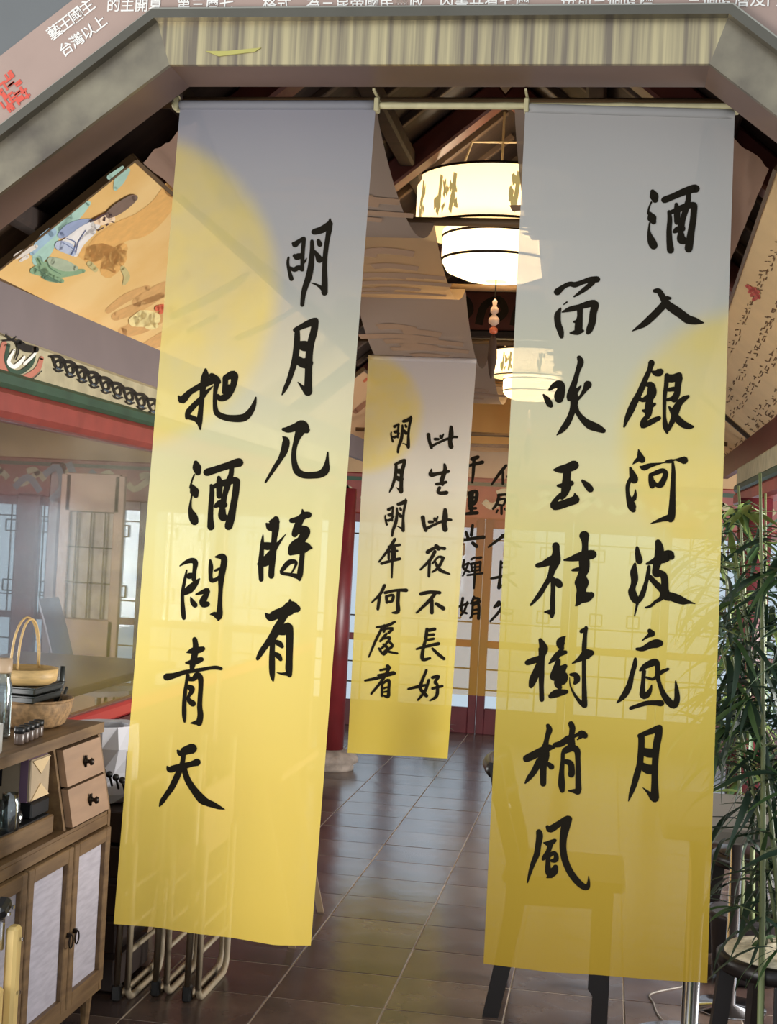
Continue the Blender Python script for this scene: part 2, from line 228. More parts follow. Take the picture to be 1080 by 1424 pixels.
'sheng': (500, 570, 7.12, "710 590 15 705 640 44 760 635 32 880 610 28|840 540 22 845 600 38 815 690 38 820 740 28|760 735 28 800 730 28 855 715 26|790 770 30 775 810 28 800 825 32 860 820 36"),
'ye': (500, 740, 5.933, "560 165 32 620 130 22 700 135 26|630 115 32 650 135 36|620 160 26 580 230 24 500 310 14|575 250 22 570 365 20|690 215 26 650 205 18 600 260 14|690 215 22 650 290 22 600 330 14|620 240 15 660 310 28 740 345 15"),
'bu': (500, 740, 5.933, "505 510 28 580 495 26 660 500 26|620 510 26 560 580 26 470 665 16|595 560 26 595 665 28|630 590 24 690 630 32"),
'chang': (500, 740, 5.933, "555 800 24 545 880 26|570 810 26 620 800 24|560 850 20 610 845 22|555 890 20 610 880 20|470 965 16 540 945 22 650 920 26|540 900 22 520 980 26 520 1050 28 580 1040 18|600 960 18 640 1000 24 695 1045 24"),
'hao': (500, 740, 5.933, "550 1140 20 510 1240 24 500 1290 24 550 1350 28|400 1295 15 480 1275 24 560 1260 16|570 1220 20 540 1310 22 480 1385 15|600 1200 24 650 1190 24 620 1240 22 640 1260 22 635 1350 25 580 1390 12|600 1290 20 680 1270 22"),
'nian': (500, 740, 5.933, "290 60 24 240 140 22 160 245 14|240 120 18 330 105 20|245 160 18 310 155 18|180 260 22 250 240 22 330 220 24|270 100 22 270 200 20 265 375 12|240 170 18 240 220 18|290 130 16 290 210 16"),
'he3': (500, 740, 5.933, "205 440 24 170 510 22 100 580 12|165 530 24 150 635 22|210 500 24 300 480 20 385 480 28|220 530 22 225 580 22|220 530 18 275 520 22 265 570 22 225 575 16|320 490 26 315 580 26 315 655 30 270 665 12"),
'chu': (500, 740, 5.933, "290 740 18 230 770 24 140 785 16|205 770 20 200 820 22|180 800 20 130 900 20 75 1030 12|200 800 16 270 795 22 240 830 20|220 840 20 170 900 18|190 880 18 250 870 18 220 920 18 180 960 18|200 930 24 230 960 22 190 1000 22|250 910 20 270 940 20 230 980 20 310 1000 16|160 960 18 200 1010 18 240 960 16"),
'kan': (500, 740, 5.933, "230 1105 28 250 1120 20|170 1140 16 240 1125 20|150 1180 14 280 1160 26|45 1225 16 140 1205 24 290 1165 20|240 1130 22 180 1230 22 95 1335 16|185 1260 18 185 1350 20|190 1250 18 240 1220 22 240 1300 22 235 1355 26 200 1350 14|200 1290 14 225 1280 14|195 1320 14 225 1315 14"),
'dan': (625, 620, 5.475, "430 150 20 380 210 22 320 295 13|405 200 18 405 290 18|460 130 14 530 115 16 520 190 14 470 190 14|460 130 14 462 190 14|465 155 12 520 150 12|440 235 18 540 225 16"),
'yuan': (625, 620, 5.475, "370 375 20 425 370 18|375 380 20 360 440 22 330 480 16|380 410 18 420 405 16 410 450 16 375 450 16|395 460 18 395 518 18|365 490 14 355 510 12|420 480 14 428 490 12|440 385 14 515 370 14|455 400 16 450 510 14|455 400 14 515 395 16 510 510 14|460 435 11 510 430 11|460 465 11 505 460 11|455 515 14 435 540 12|495 515 14 518 540 14"),
'ren': (625, 620, 5.475, "455 650 18 390 700 22 295 770 13|400 680 18 460 730 22 540 770 13"),
'chang2': (625, 620, 5.475, "390 880 18 385 980 18 375 1080 26|395 895 14 440 885 16|400 925 12 440 920 12|315 1010 14 370 1000 20 490 970 16|430 1000 14 505 1065 20|375 1080 16 420 1050 12"),
'jiu3': (625, 620, 5.475, "375 1190 26 340 1230 18|360 1220 20 410 1200 20 370 1270 20 310 1335 15|380 1250 16 430 1280 22 480 1270 12"),
'qian': (625, 620, 5.475, "170 100 26 215 85 26|50 185 14 150 150 20 250 125 26|185 110 24 180 200 22 172 280 13"),
'li': (625, 620, 5.475, "155 360 24 150 460 24|150 360 24 205 350 26 195 430 24 160 450 18|160 400 16 200 390 16|175 350 20 165 510 26|150 480 16 200 475 18|105 520 15 150 515 24 210 510 24"),
'gong': (625, 620, 5.475, "175 605 20 165 680 24|125 660 22 140 700 22|30 745 14 120 715 22 260 695 26|75 775 16 100 750 14|175 740 24 205 765 26"),
'chan': (625, 620, 5.475, "110 870 16 105 930 18 150 960 16|20 950 12 90 920 16 145 890 14|145 890 14 120 950 14 100 990 12|165 865 16 190 850 16|205 855 16 240 850 18|160 900 18 235 885 18|165 900 16 170 950 16|235 890 16 230 950 16|170 925 12 230 920 12|165 955 14 230 945 14|135 985 14 250 970 16|195 890 16 190 1000 18 185 1085 12"),
'juan': (625, 620, 5.475, "100 1160 20 90 1250 18 130 1275 16|20 1245 12 80 1220 16 140 1200 16|135 1190 16 110 1260 16 85 1290 14|185 1150 18 170 1190 18|180 1160 16 225 1165 18 200 1195 16|160 1200 16 230 1185 18|175 1210 16 170 1290 18 155 1310 14|175 1215 16 220 1205 20 220 1315 22|180 1250 14 215 1245 14|180 1280 14 215 1275 14"),
}
# letters written a second time elsewhere: (source, source box in its layout units, target box in pixels)
COPY = {
'ming_b': ('ming', (280, 150, 910, 1350), (542.8, 578.4, 572.3, 629.7)),
'yue_b': ('yue', (215, 65, 735, 1155), (540.7, 638.1, 564.6, 685.9)),
'ming_c': ('ming', (280, 150, 910, 1350), (534.4, 693.6, 565.3, 745.6)),
'ci_b': ('ci', (665, 160, 970, 380), (585.7, 707.6, 627.8, 738.3)),
}
def strokes_px(key):
    if key in COPY:
        src, (a, b, c, d), (x0, y0, x1, y1) = COPY[key]; txt = INK[src][3]
        sx = (x1-x0)/(c-a); sy = (y1-y0)/(d-b); f = lambda x, y, w: (x0+(x-a)*sx, y0+(y-b)*sy, w*(sx+sy)/2*1.15)
    else:
        ox, oy, s, txt = INK[key]; f = lambda x, y, w: (ox+x/s, oy+y/s, w/s)
    out = []
    for st in txt.split('|'):
        v = [float(q) for q in st.split()]; pts = [f(*v[i:i+3]) for i in range(0, len(v), 3)]
        if len(pts) == 1: pts = [pts[0], (pts[0][0]+0.3, pts[0][1]+0.3, pts[0][2])]
        out.append(pts)
    return out
# ---------------------------------------------------------------- palette
M_red = mat('red_lacquer', (98, 30, 34), 0.38, noise=0.18, scale=6)
M_dkred = mat('dark_red_lacquer', (74, 24, 30), 0.4, noise=0.2, scale=6)
M_beamred = mat('beam_red', (128, 54, 46), 0.45, noise=0.15, scale=8)
M_taupe = mat('taupe_board', (164, 140, 128), 0.7, noise=0.05, scale=5)
M_grey = mat('grey_wall', (106, 108, 108), 0.8, noise=0.06, scale=4)
M_mauve = mat('mauve_fascia', (118, 106, 106), 0.8, noise=0.05, scale=4)
M_roof = mat('dark_roof_boards', (52, 38, 32), 0.75, noise=0.25, scale=3, stretch=(1, 8, 1))
M_rafter = mat('roof_batten', (86, 68, 56), 0.7, noise=0.2, scale=8)
M_steel = mat('brushed_steel_painted_sheen', (204, 188, 146), 0.34, 0.85, scale=1.0, stretch=(60, 1, 1.2), rgb2=(136, 124, 108))  # yellow and grey streaks paint reflections into the base colour
M_steel2 = mat('brushed_steel_slope', (160, 150, 128), 0.36, 0.85, scale=1.5, stretch=(4, 1, 4), rgb2=(110, 102, 92))
M_reveal = mat('bronze_reveal', (136, 110, 98), 0.42, 0.7, noise=0.08, scale=3)
M_trim = mat('steel_trim', (104, 100, 90), 0.38, 0.8, noise=0.06, scale=6)
M_white = mat('white_lettering', (232, 228, 220), 0.6)
M_redink = mat('red_seal_ink', (206, 84, 66), 0.6)
M_ink = mat('black_brush_ink', (26, 22, 14), 0.8, spec=0.08)
M_brownink = mat('brown_brush_ink', (120, 88, 60), 0.7)
M_wood = mat('cabinet_wood', (122, 96, 64), 0.45, noise=0.16, scale=5, stretch=(9, 1, 9), rgb2=(96, 72, 46))
M_wood2 = mat('drawer_wood', (150, 120, 94), 0.5, noise=0.1, scale=4, stretch=(8, 1, 8))
M_dark = mat('dark_interior_wood', (48, 34, 28), 0.6)
M_pale = mat('woven_cloth_door_panel', (168, 162, 170), 0.75, noise=0.1, scale=14, stretch=(1, 1, 6))
M_black = mat('black_plastic', (22, 22, 22), 0.4)
M_iron = mat('dark_iron', (48, 40, 34), 0.4, 0.8)
M_chrome = mat('chrome', (210, 210, 214), 0.15, 1.0)
M_tan = mat('tan_painted_steel', (176, 160, 134), 0.45, 0.0)
M_gold = mat('pale_rod', (186, 176, 136), 0.5, noise=0.1, scale=9, stretch=(3, 1, 1))
M_grout = mat('floor_grout', (196, 182, 166), 0.85)
M_stone = mat('carved_grey_stone', (140, 128, 118), 0.8, noise=0.2, scale=18, bump=0.3)
M_green = mat('beam_green', (40, 66, 48), 0.55, noise=0.2, scale=9)
M_cream = mat('beam_cream', (168, 158, 128), 0.65, noise=0.15, scale=12)
M_blueg = mat('beam_blue_grey', (72, 84, 96), 0.6)
M_salmon = mat('beam_salmon', (176, 108, 88), 0.6)
M_glass = glass_mat('clear_glass', (238, 240, 240), 0.02, 0.12)
M_pane = glass_mat('window_glass', (236, 242, 246), 0.03)
M_jar = glass_mat('jar_glass', (224, 230, 230), 0.14)
M_mist = mat('reddish_tan_door', (150, 116, 98), 0.5, noise=0.1, scale=6)
M_leafA = mat('bamboo_leaf', (56, 84, 46), 0.5, noise=0.3, scale=7); M_leafB = mat('bamboo_leaf_light', (104, 122, 64), 0.5, noise=0.25, scale=7)
M_leafC = mat('bamboo_leaf_dark', (34, 58, 42), 0.5, noise=0.3, scale=7)
M_stalk = mat('bamboo_stalk', (112, 122, 82), 0.45, noise=0.2, scale=10, stretch=(1, 1, 0.3))
M_blackwood = mat('black_lacquered_wood', (26, 21, 20), 0.35)
# ---------------------------------------------------------------- floor
FX0, FX1, FY0, FY1 = -6.4, 3.4, 1.2, 11.0
bm = NB(); box(bm, ((FX0+FX1)/2, (FY0+FY1)/2, -0.0085), (FX1-FX0, FY1-FY0, 0.02)); floor = link('floor', bm, M_grout); tag(floor, kind='structure')
TILE = []
for i, (a, b) in enumerate([((92, 74, 66), (64, 50, 48)), ((98, 82, 72), (72, 60, 56)), ((86, 70, 66), (60, 50, 48)), ((102, 86, 78), (70, 60, 56))]):
    m = mat('slate_tile_%d' % i, a, 0.24, scale=4, rgb2=b, bump=0.8, spec=0.45)
    me = bpy.data.meshes.new('tile'); bm = NB(); box(bm, (0, 0, 0), (0.3695, 0.3245, 0.006), bev=0.001); bm.to_mesh(me); bm.free(); me.materials.append(m); TILE.append(me)
PX, PY = 0.375, 0.33
rt = random.Random(3); bmf = {}
for i in range(-14, 12):
    for j in range(-9, 20):
        x = -1.007+PX*(i+0.5)+(0.0 if j < 2 or True else 0); y = 4.722+PY*(j+0.5)
        if not (FX0+0.2 < x < FX1-0.2): continue
        z = 0.0+rt.uniform(-0.0006, 0.0006); near = (3.95 < y and -2.35 < x < 1.35 and abs((x+0.53)) < 0.30*y+0.5)
        k = rt.choice([0, 0, 1, 2, 3])
        if near:
            o = bpy.data.objects.new('tile', TILE[k]); COL.objects.link(o); o.parent = floor; o.location = (x, y, z); o.rotation_euler = (rt.uniform(-.0015, .0015), rt.uniform(-.0015, .0015), 0)
        else: box(bmf.setdefault(k, NB()), (x, y, z), (0.371, 0.3265, 0.006))
for k, b in bmf.items(): o = link('far_tile', b, TILE[k].materials[0], floor); tag(o, kind='stuff')
# ---------------------------------------------------------------- gate wall: octagonal opening lined with steel
OCT = [(-1.93, -0.02), (-1.93, 2.02), (-1.132, 2.632), (0.173, 2.632), (0.97, 2.02), (0.97, -0.02)]
def offset(path, d):
    out = []; n = len(path)
    for i in range(n):
        def nrm(a, b): dx, dz = b[0]-a[0], b[1]-a[1]; l = math.hypot(dx, dz); return (-dz/l, dx/l)
        n1 = nrm(path[max(i-1, 0)], path[max(i-1, 0)+1]); n2 = nrm(path[min(i, n-2)], path[min(i, n-2)+1])
        s = 1+n1[0]*n2[0]+n1[1]*n2[1]; out.append((path[i][0]+d*(n1[0]+n2[0])/s, path[i][1]+d*(n1[1]+n2[1])/s))
    return out
def ring_piece(name, d0, d1, y0, y1, seg, m, parent):
    a, b = offset(OCT, d0), offset(OCT, d1); k = seg
    bm = NB(); prism(bm, [(a[k][0], y0, a[k][1]), (a[k+1][0], y0, a[k+1][1]), (b[k+1][0], y0, b[k+1][1]), (b[k][0], y0, b[k][1])], (0, y1-y0, 0))
    return link(name, bm, m, parent)
gate = bpy.data.objects.new('wall_front', None); COL.objects.link(gate); tag(gate, kind='structure')
for s in range(5):
    ring_piece('reveal_lining', 0, 0.035, 3.305, 3.46, s, M_reveal, gate)
    ring_piece('steel_band', -0.0005, 0.106, 3.290, 3.304, s, M_steel if s == 2 else M_steel2, gate)
    ring_piece('steel_trim', 0.106, 0.128, 3.262, 3.300, s, M_trim, gate)
    ring_piece('steel_trim', 0.128, 0.136, 3.275, 3.300, s, mat('trim_edge', (176, 172, 158), 0.3, 0.8), gate)
    ring_piece('sign_board', 0.136, 0.285, 3.285, 3.32, s, M_taupe, gate)
    ring_piece('wall_panel', 0.285, 1.6, 3.29, 3.44, s, M_grey, gate)
    ring_piece('wall_back', 0.03, 0.30, 3.31, 3.45, s, M_grey, gate)
bm = NB(); prism(bm, [(-1.006, 3.287, 2.651), (-0.915, 3.287, 2.662), (-0.90, 3.287, 2.672), (-0.985, 3.287, 2.664), (-1.04, 3.287, 2.664)], (0, 0.003, 0))
link('yellow_tape', bm, mat('yellow_tape', (176, 168, 92), 0.6), gate)
# white lettering of the board
def glyphs(text, size, start, step, rot, y, m, name):
    bm = NB(); cu = bpy.data.curves.new('g', 'FONT'); ob = bpy.data.objects.new('g', cu); COL.objects.link(ob)
    cu.size = size; cu.extrude = 0.0006; cu.offset = size*0.010; cu.resolution_u = 2
    for i, ch in enumerate(text):
        if ch == ' ': continue
        cu.body = ch; bpy.context.view_layer.update()
        me = bpy.data.meshes.new_from_object(ob.evaluated_get(bpy.context.evaluated_depsgraph_get()))
        T = Matrix.Translation(Vector((start[0]+step[0]*i, y, start[1]+step[1]*i))) @ Matrix.Rotation(-rot, 4, 'Y') @ Matrix.Rotation(PI/2, 4, 'X')
        me.transform(T); bm.from_mesh(me); bpy.data.meshes.remove(me)
    bpy.data.objects.remove(ob); bpy.data.curves.remove(cu)
    return link(name, bm, m, gate)
ang = math.atan2(2.632-2.02, -1.132+1.93)
ca, sa = math.cos(ang), math.sin(ang)
q = P(88, 80, 3.285); glyphs('台灣以上', 0.037, (q.x, q.z), (0.035*ca, 0.035*sa), ang, 3.2835, M_white, 'lettering')
q = P(72, 57, 3.285); glyphs('藝王國主', 0.039, (q.x, q.z), (0.034*ca, 0.034*sa), ang, 3.2835, M_white, 'lettering')
q = P(148, 15, 3.285); glyphs('的主開夏,第三層七, 格式,為三昆帝國民憲政 內書共有七層  份別三個時層  三個時層及門', 0.0365, (q.x, q.z), (0.0362, 0), 0, 3.2835, M_white, 'lettering')
q = P(250, 15, 3.284); bm = NB(); box(bm, (q.x+0.066, 3.283, q.z-0.007), (0.15, 0.002, 0.003)); link('red_underline', bm, M_redink, gate)
bm = NB(); rs = random.Random(5)
def seal(bm, c, u, v, nrm, size, rnd):
    c = Vector(c); u = Vector(u).normalized(); v = Vector(v).normalized(); fn = lambda x, y, l: c+u*x*size+v*y*size+nrm*l
    for k in range(26):
        x, y = rnd.choice([-.4, -.2, 0, .2, .4]), rnd.uniform(-.45, .45)
        if rnd.random() < .5: pts = [(x-.1, y), (x+.12, y)]
        else: pts = [(y, x-.1), (y, x+.14)]
        (a, b), (c2, d2) = pts; L = math.hypot(c2-a, d2-b); w = 0.034; k_ = k; nx, ny = -(d2-b)/L*w, (c2-a)/L*w
        patch(bm, [(a+nx, b+ny), (c2+nx, d2+ny), (c2-nx, d2-ny), (a-nx, b-ny)], fn, 0.0002+k*0.00005)
q = P(12, 130, 3.284)
seal(bm, q, (ca, 0, sa), (-sa, 0, ca), Vector((0, -1, 0)), 0.085, rs); seal(bm, q, (ca, 0, sa), (-sa, 0, ca), Vector((0, -1, 0)), 0.085, rs)
link('red_seal', bm, M_redink, gate)
# ---------------------------------------------------------------- roof, fascia, beams
RX = -0.53; EX = 1.62; EZ = 2.05; RZ = EZ+EX*math.tan(math.radians(39.4))
def roofslope(name, s):
    bm = NB(); n = Vector((-s*math.sin(math.radians(39.4)), 0, math.cos(math.radians(39.4))))*0.05
    a = Vector((RX+s*EX, 0, EZ+0.12)); b = Vector((RX, 0, RZ+0.12))
    prism(bm, [(a.x, 3.46, a.z), (b.x, 3.46, b.z), (b.x, 10.9, b.z), (a.x, 10.9, a.z)], (0, 0, 0.06)); o = link(name, bm, M_roof); tag(o, kind='structure')
    return o
for name, s in (('ceiling', -1), ('ceiling_right', 1)):
    slope = roofslope(name, s)
    for k in range(19):                                          # boards nailed up the slope
        y = 3.6+k*0.39; bm = NB()
        beam(bm, (RX+s*EX*0.97, y, EZ+0.12+0.02), (RX+s*0.03, y, RZ+0.08), 0.035, 0.03, bev=0.004); link('batten', bm, M_rafter, slope)
    for y in (4.35, 5.9, 7.35, 8.9, 10.3):
        bm = NB(); beam(bm, (RX+s*EX*0.98, y, EZ+0.08), (RX+s*0.02, y, RZ+0.03), 0.11, 0.10, bev=0.01); link('rafter', bm, mat('rafter_red', (96, 44, 34), 0.5, noise=0.2, scale=7), slope)
    for t in (0.25, 0.5, 0.78):
        bm = NB(); x = RX+s*EX*t; z = EZ+(1-t)*(RZ-EZ)+0.06; box(bm, (x, 7.1, z), (0.07, 7.2, 0.07), bev=0.01); link('purlin', bm, M_roof, slope)
bm = NB(); prism(bm, [(RX-EX, 10.86, EZ-0.1), (RX+EX, 10.86, EZ-0.1), (RX+EX, 10.86, EZ+.15), (RX, 10.86, RZ+0.16), (RX-EX, 10.86, EZ+.15)], (0, 0.08, 0)); o = link('wall_gable', bm, mat('gable_brown', (120, 88, 60), 0.8, noise=.1)); tag(o, kind='structure')
def sidebeams(s, x, label):
    f = lambda dx: x+s*dx
    bm = NB(); box(bm, (f(0.03), 6.9, 2.105), (0.04, 6.8, 0.15)); o = link('trim_fascia', bm, M_mauve if s < 0 else M_dkred); tag(o, kind='structure')
    pb = thing('painted_beam', (f(0.04), 6.2, 1.87), label, 'beam')
    bm = NB(); box(bm, (f(0.04), 6.2, 1.95), (0.10, 5.3, 0.158), bev=0.012); link('beam_body', bm, M_cream, pb)
    bm = NB(); box(bm, (f(0.035), 6.2, 1.896), (0.12, 5.3, 0.05), bev=0.012); link('green_moulding', bm, M_green, pb)
    bm = NB(); box(bm, (f(0.04), 6.2, 1.828), (0.13, 5.3, 0.088), bev=0.018); link('red_rail', bm, M_beamred, pb)
    return pb
pbL = sidebeams(-1, -1.78, 'long cream painted beam with dark scrollwork above the left glass screen')
pbR = sidebeams(1, 0.76, 'painted beam over the dark red bracket work behind the bamboo')
fnL = lambda px, py, l: AX(px, py, -1.7675+l)
def on_beam(strokes, m, name, lift):
    bm = NB()
    for st in strokes: brush(bm, st, fnL, lift)
    link(name, bm, m, pbL)
# cloud scroll near the camera end, then the run of dark ruyi scrolls
on_beam([[(6, 478, 8), (2, 500, 9), (8, 520, 10), (22, 530, 9), (38, 524, 9), (52, 514, 8), (58, 498, 6)]], M_salmon, 'cloud_scroll', 0.0)
on_beam([[(12, 480, 5), (9, 500, 6), (16, 515, 6), (28, 518, 6), (42, 508, 6), (48, 496, 4)]], M_green, 'cloud_scroll', 0.001)
on_beam([[(20, 487, 3), (12, 503, 5), (20, 510, 6), (30, 502, 5), (34, 496, 3)], [(34, 506, 4), (44, 497, 4), (50, 490, 3)]], M_white, 'cloud_scroll', 0.002)
on_beam([[(8, 466, 2.5), (16, 472, 3), (22, 468, 2)], [(4, 474, 2), (20, 474, 2.5), (26, 486, 2.5), (22, 500, 2)], [(26, 476, 9), (36, 484, 11), (50, 486, 9)], [(0, 514, 1.5), (10, 530, 1.5), (24, 537, 1.5), (44, 528, 1.5), (58, 516, 1.5)]], M_black, 'dark_scroll', 0.003)
st = []; rb = random.Random(11)
for k in range(9):
    x = 74+k*16.5; y = 498+k*7.2+(k*0.3)
    w = 3.4-k*0.06
    st += [[(x, y, w), (x+5, y+13, w), (x+12, y+12, w), (x+10, y+3, w), (x+4, y+6, 2)], [(x+2, y+15, 2.2), (x+7, y+19, 2.6), (x+14, y+17, 2)], [(x-4, y-2, w), (x+8, y-2, 5), (x+16, y+4, 4)]]
on_beam(st, M_black, 'dark_scroll', 0.002)
on_beam([[(s[1][0], s[1][1]+1, 2), (s[1][0]+5, s[1][1]+3, 2.4)] for s in st[::3]], M_blueg, 'blue_scroll', 0.004)
# ---------------------------------------------------------------- back wall of lattice doors
YB = 10.8
bm = NB(); box(bm, (-1.5, YB+0.03, 1.82), (9.6, 0.12, 0.32), bev=0.01); o = link('trim_transom', bm, M_beamred); tag(o, kind='structure')
bm = NB(); box(bm, (-1.5, YB+0.03, 2.16), (9.6, 0.10, 0.36)); o = link('wall_back', bm, mat('warm_plaster', (176, 146, 110), 0.8, noise=0.08, scale=4)); tag(o, kind='structure')
bm = NB(); box(bm, (-1.5, YB+0.03, 1.93), (9.6, 0.14, 0.03)); link('moulding', bm, M_green, o)
st = []
bm = NB(); fb = lambda x, z, l: Vector((x, YB-0.032-l, z))
for k in range(30):
    x = -6.1+k*0.32; brush(bm, [(x, 1.80, .012), (x+.06, 1.76, .016), (x+.13, 1.80, .016), (x+.20, 1.85, .014), (x+.26, 1.80, .01)], fb); brush(bm, [(x+.10, 1.86, .01), (x+.16, 1.88, .012), (x+.2, 1.84, .01)], fb)
link('pale_scroll', bm, M_cream, bpy.data.objects['trim_transom'])
PITCH = 0.68; X0 = -0.961
def leaf_door(k):
    xc = X0+PITCH*(k+0.5); d = bpy.data.objects.new('door_%d' % (k+9), None); COL.objects.link(d); d.matrix_world = Matrix.Translation((xc, YB, 0)); tag(d, kind='structure')
    hw = PITCH/2
    for sx in (-1, 1):
        bm = NB(); box(bm, (xc+sx*(hw-0.033), YB, 0.83), (0.062, 0.05, 1.66), bev=0.006); link('stile', bm, M_dkred, d)
    for z, h in ((0.10, 0.20), (0.694, 0.056), (1.625, 0.07)):
        bm = NB(); box(bm, (xc, YB, z), (PITCH-0.13, 0.045, h), bev=0.005); link('rail' if h < .1 else 'bottom_panel', bm, M_dkred if h > .1 else M_red, d)
    bm = NB(); box(bm, (xc, YB+0.012, 0.895), (PITCH-0.12, 0.004, 1.41)); link('window_pane', bm, M_pane, d)
    w = PITCH-0.13; bars = []
    for zz in (0.86, 1.50): bars.append(((xc-w/2, zz), (xc+w/2, zz)))
    for xx in (-0.14, 0.14): bars.append(((xc+xx, 0.72), (xc+xx, 1.59)))
    for sx in (-1, 1):
        for zc in (0.93, 1.42):
            x1, x2 = xc+sx*0.14-0.045, xc+sx*0.14+0.045
            bars += [((x1, zc-.045), (x2, zc-.045)), ((x1, zc+.045), (x2, zc+.045)), ((x1, zc-.045), (x1, zc+.045)), ((x2, zc-.045), (x2, zc+.045))]
    for zz in (0.34, 0.50): bars.append(((xc-w/2, zz), (xc+w/2, zz)))
    for xx in (-0.1, 0.1): bars.append(((xc+xx, 0.20), (xc+xx, 0.665)))
    for a, b in bars:
        bm = NB(); beam(bm, (a[0], YB-0.006, a[1]), (b[0], YB-0.006, b[1]), 0.011, 0.011, up=Vector((0, 1, 0))); link('lattice_bar', bm, M_iron, d)
for k in range(-8, 6): leaf_door(k)
for x in (-4.66, 3.15):
    bm = NB(); box(bm, (x, YB-0.08, 0.83), (0.2, 0.1, 1.70), bev=0.02); o = link('trim_post', bm, M_red); tag(o, kind='structure')
bm = NB(); box(bm, (-6.33, 7.5, 1.15), (0.06, 6.8, 2.35)); o = link('wall_left', bm, mat('aisle_wall', (150, 120, 104), 0.8)); tag(o, kind='structure')
bm = NB(); box(bm, (-4.2, 7.2, 2.36), (4.4, 7.3, 0.05)); o = link('ceiling_aisle', bm, M_roof); tag(o, kind='structure')
bm = NB(); box(bm, (2.1, 7.2, 2.36), (2.6, 7.3, 0.05)); o = link('ceiling_right_aisle', bm, M_roof); tag(o, kind='structure')
# ---------------------------------------------------------------- columns on carved stone drums
def column(x, y, label, sy=0.14):
    t = thing('red_column', (x, y, 0), label, 'column')
    bm = NB(); lathe(bm, (x, y, 0), [(0.085, sy-0.015), (0.085, 1.782)], 28); link('shaft', bm, M_red if x < 0 else M_dkred, t, True)
    bm = NB(); lathe(bm, (x, y, 0), [(0.155, 0.001), (0.158, 0.02), (0.15, 0.03), (0.178, 0.055), (0.18, 0.08), (0.15, 0.11), (0.11, 0.125), (0.09, 0.128), (0.0, 0.128)], 48, lambda a, z: 1+(0.035*math.cos(a*12) if z > 0.03 and z < 0.12 else 0)); link('stone_base', bm, M_stone, t, True)
    return t
column(-1.69, 8.72, 'red lacquered column on a carved lotus stone base beside the far banner')
column(0.72, 7.3, 'dark red column half hidden by bamboo leaves, right of the right banner')
# ---------------------------------------------------------------- glass screen of the left aisle
g = thing('glass_screen', (-1.8, 6.3, 0), 'tall glass partition in a red frame along the left side of the aisle', 'partition')
for y in (3.62, 6.35, 8.50):
    bm = NB(); box(bm, (-1.8, y, 0.89), (0.05, 0.06, 1.78), bev=0.006); link('post', bm, mat('screen_post', (126, 98, 86), .5), g)
for a, b in ((3.65, 6.32), (6.38, 8.47)):
    bm = NB(); box(bm, (-1.8, (a+b)/2, 1.30), (0.008, b-a, 0.96)); link('glass_pane', bm, M_glass, g)
    bm = NB(); box(bm, (-1.8, (a+b)/2, 0.38), (0.04, b-a, 0.76)); link('wainscot', bm, M_dkred, g)
bm = NB(); box(bm, (-1.812, 6.05, 0.79), (0.07, 4.84, 0.055), bev=0.01); link('sill', bm, mat('sill_red', (168, 52, 52), .35), g)
# ---------------------------------------------------------------- hanging banners with brush writing
class Surf:
    def __init__(s, Y0, ztop, H, amp, kx, ph, back, tilt=0.0, xc=0): s.__dict__.update(locals())
    def y(s, x, z):
        t = max(0, (s.ztop-z)/s.H); return s.Y0+s.amp*t*math.sin(s.kx*(x-s.xc)+s.ph+1.5*t)+s.back*t*t+s.tilt*(x-s.xc)*t
    def px(s, px, py, lift=0.0):
        y = s.Y0
        for _ in range(4): p = P(px, py, y); y = s.y(p.x, p.z)
        p.y = y; d = (CAM-p).normalized(); return p+d*lift
def banner(name, surf, corners, hem, m, chars, label, group, sleeve=True):
    (tlx, tly), (trx, try_), (blx, bly), (brx, bry) = corners
    bm = NB(); NU, NV = 26, 70; g = []
    for j in range(NV+1):
        v = j/NV; row = []
        for i in range(NU+1):
            u = i/NU; hy = 0
            for k in range(len(hem)-1):
                if hem[k][0] <= u <= hem[k+1][0]: hy = hem[k][1]+(hem[k+1][1]-hem[k][1])*(u-hem[k][0])/(hem[k+1][0]-hem[k][0])
            x = (tlx*(1-u)+trx*u)*(1-v)+(blx*(1-u)+brx*u)*v; y = (tly*(1-u)+try_*u)*(1-v)+(bly*(1-u)+bry*u+hy)*v
            row.append(bm.verts.new(surf.px(x, y)))
        g.append(row)
    for j in range(NV):
        for i in range(NU): bm.faces.new((g[j][i], g[j+1][i], g[j+1][i+1], g[j][i+1]))
    root = thing(name, surf.px((tlx+trx)/2, tly), label, 'banner', group)
    link('cloth', bm, m, root, True)
    if sleeve:
        a = surf.px(tlx, tly); b = surf.px(trx, try_); bm = NB()
        n = 14; tube(bm, [a+(b-a)*(i/n)+Vector((0, 0.0, 0.011)) for i in range(n+1)], 0.0125, 12); link('rod_sleeve', bm, m, root, True)
    for c in chars:
        bm = NB()
        for k, st in enumerate(strokes_px(c)): brush(bm, [(x, y, w*1.1+0.25) for x, y, w in st], surf.px, 0.0012+0.00004*k)
        link('written_character', bm, M_ink, root)
    return root
zt = P(380, 152, 3.52).z
GR_L = [(0.0, (158, 158, 168)), (0.2, (174, 174, 170)), (0.36, (210, 206, 172)), (0.52, (238, 228, 158)), (0.66, (252, 228, 128)), (0.82, (255, 224, 112)), (1.0, (255, 221, 102))]
GR_R_SHADED = [(0.0, (172, 170, 168)), (0.2, (182, 180, 172)), (0.36, (198, 194, 160)), (0.5, (212, 202, 134)), (0.62, (204, 184, 90)), (0.82, (180, 152, 58)), (1.0, (164, 134, 46))]  # lower stops darkened: shade painted into the dyed yellow
zb = 0.43
mL = cloth_mat('left_banner_cloth', GR_L, zb, 2.6, (P(170, 405, 3.52).x, P(170, 405, 3.52).z, 0.43), 0.18, 0.35, (236, 210, 96))
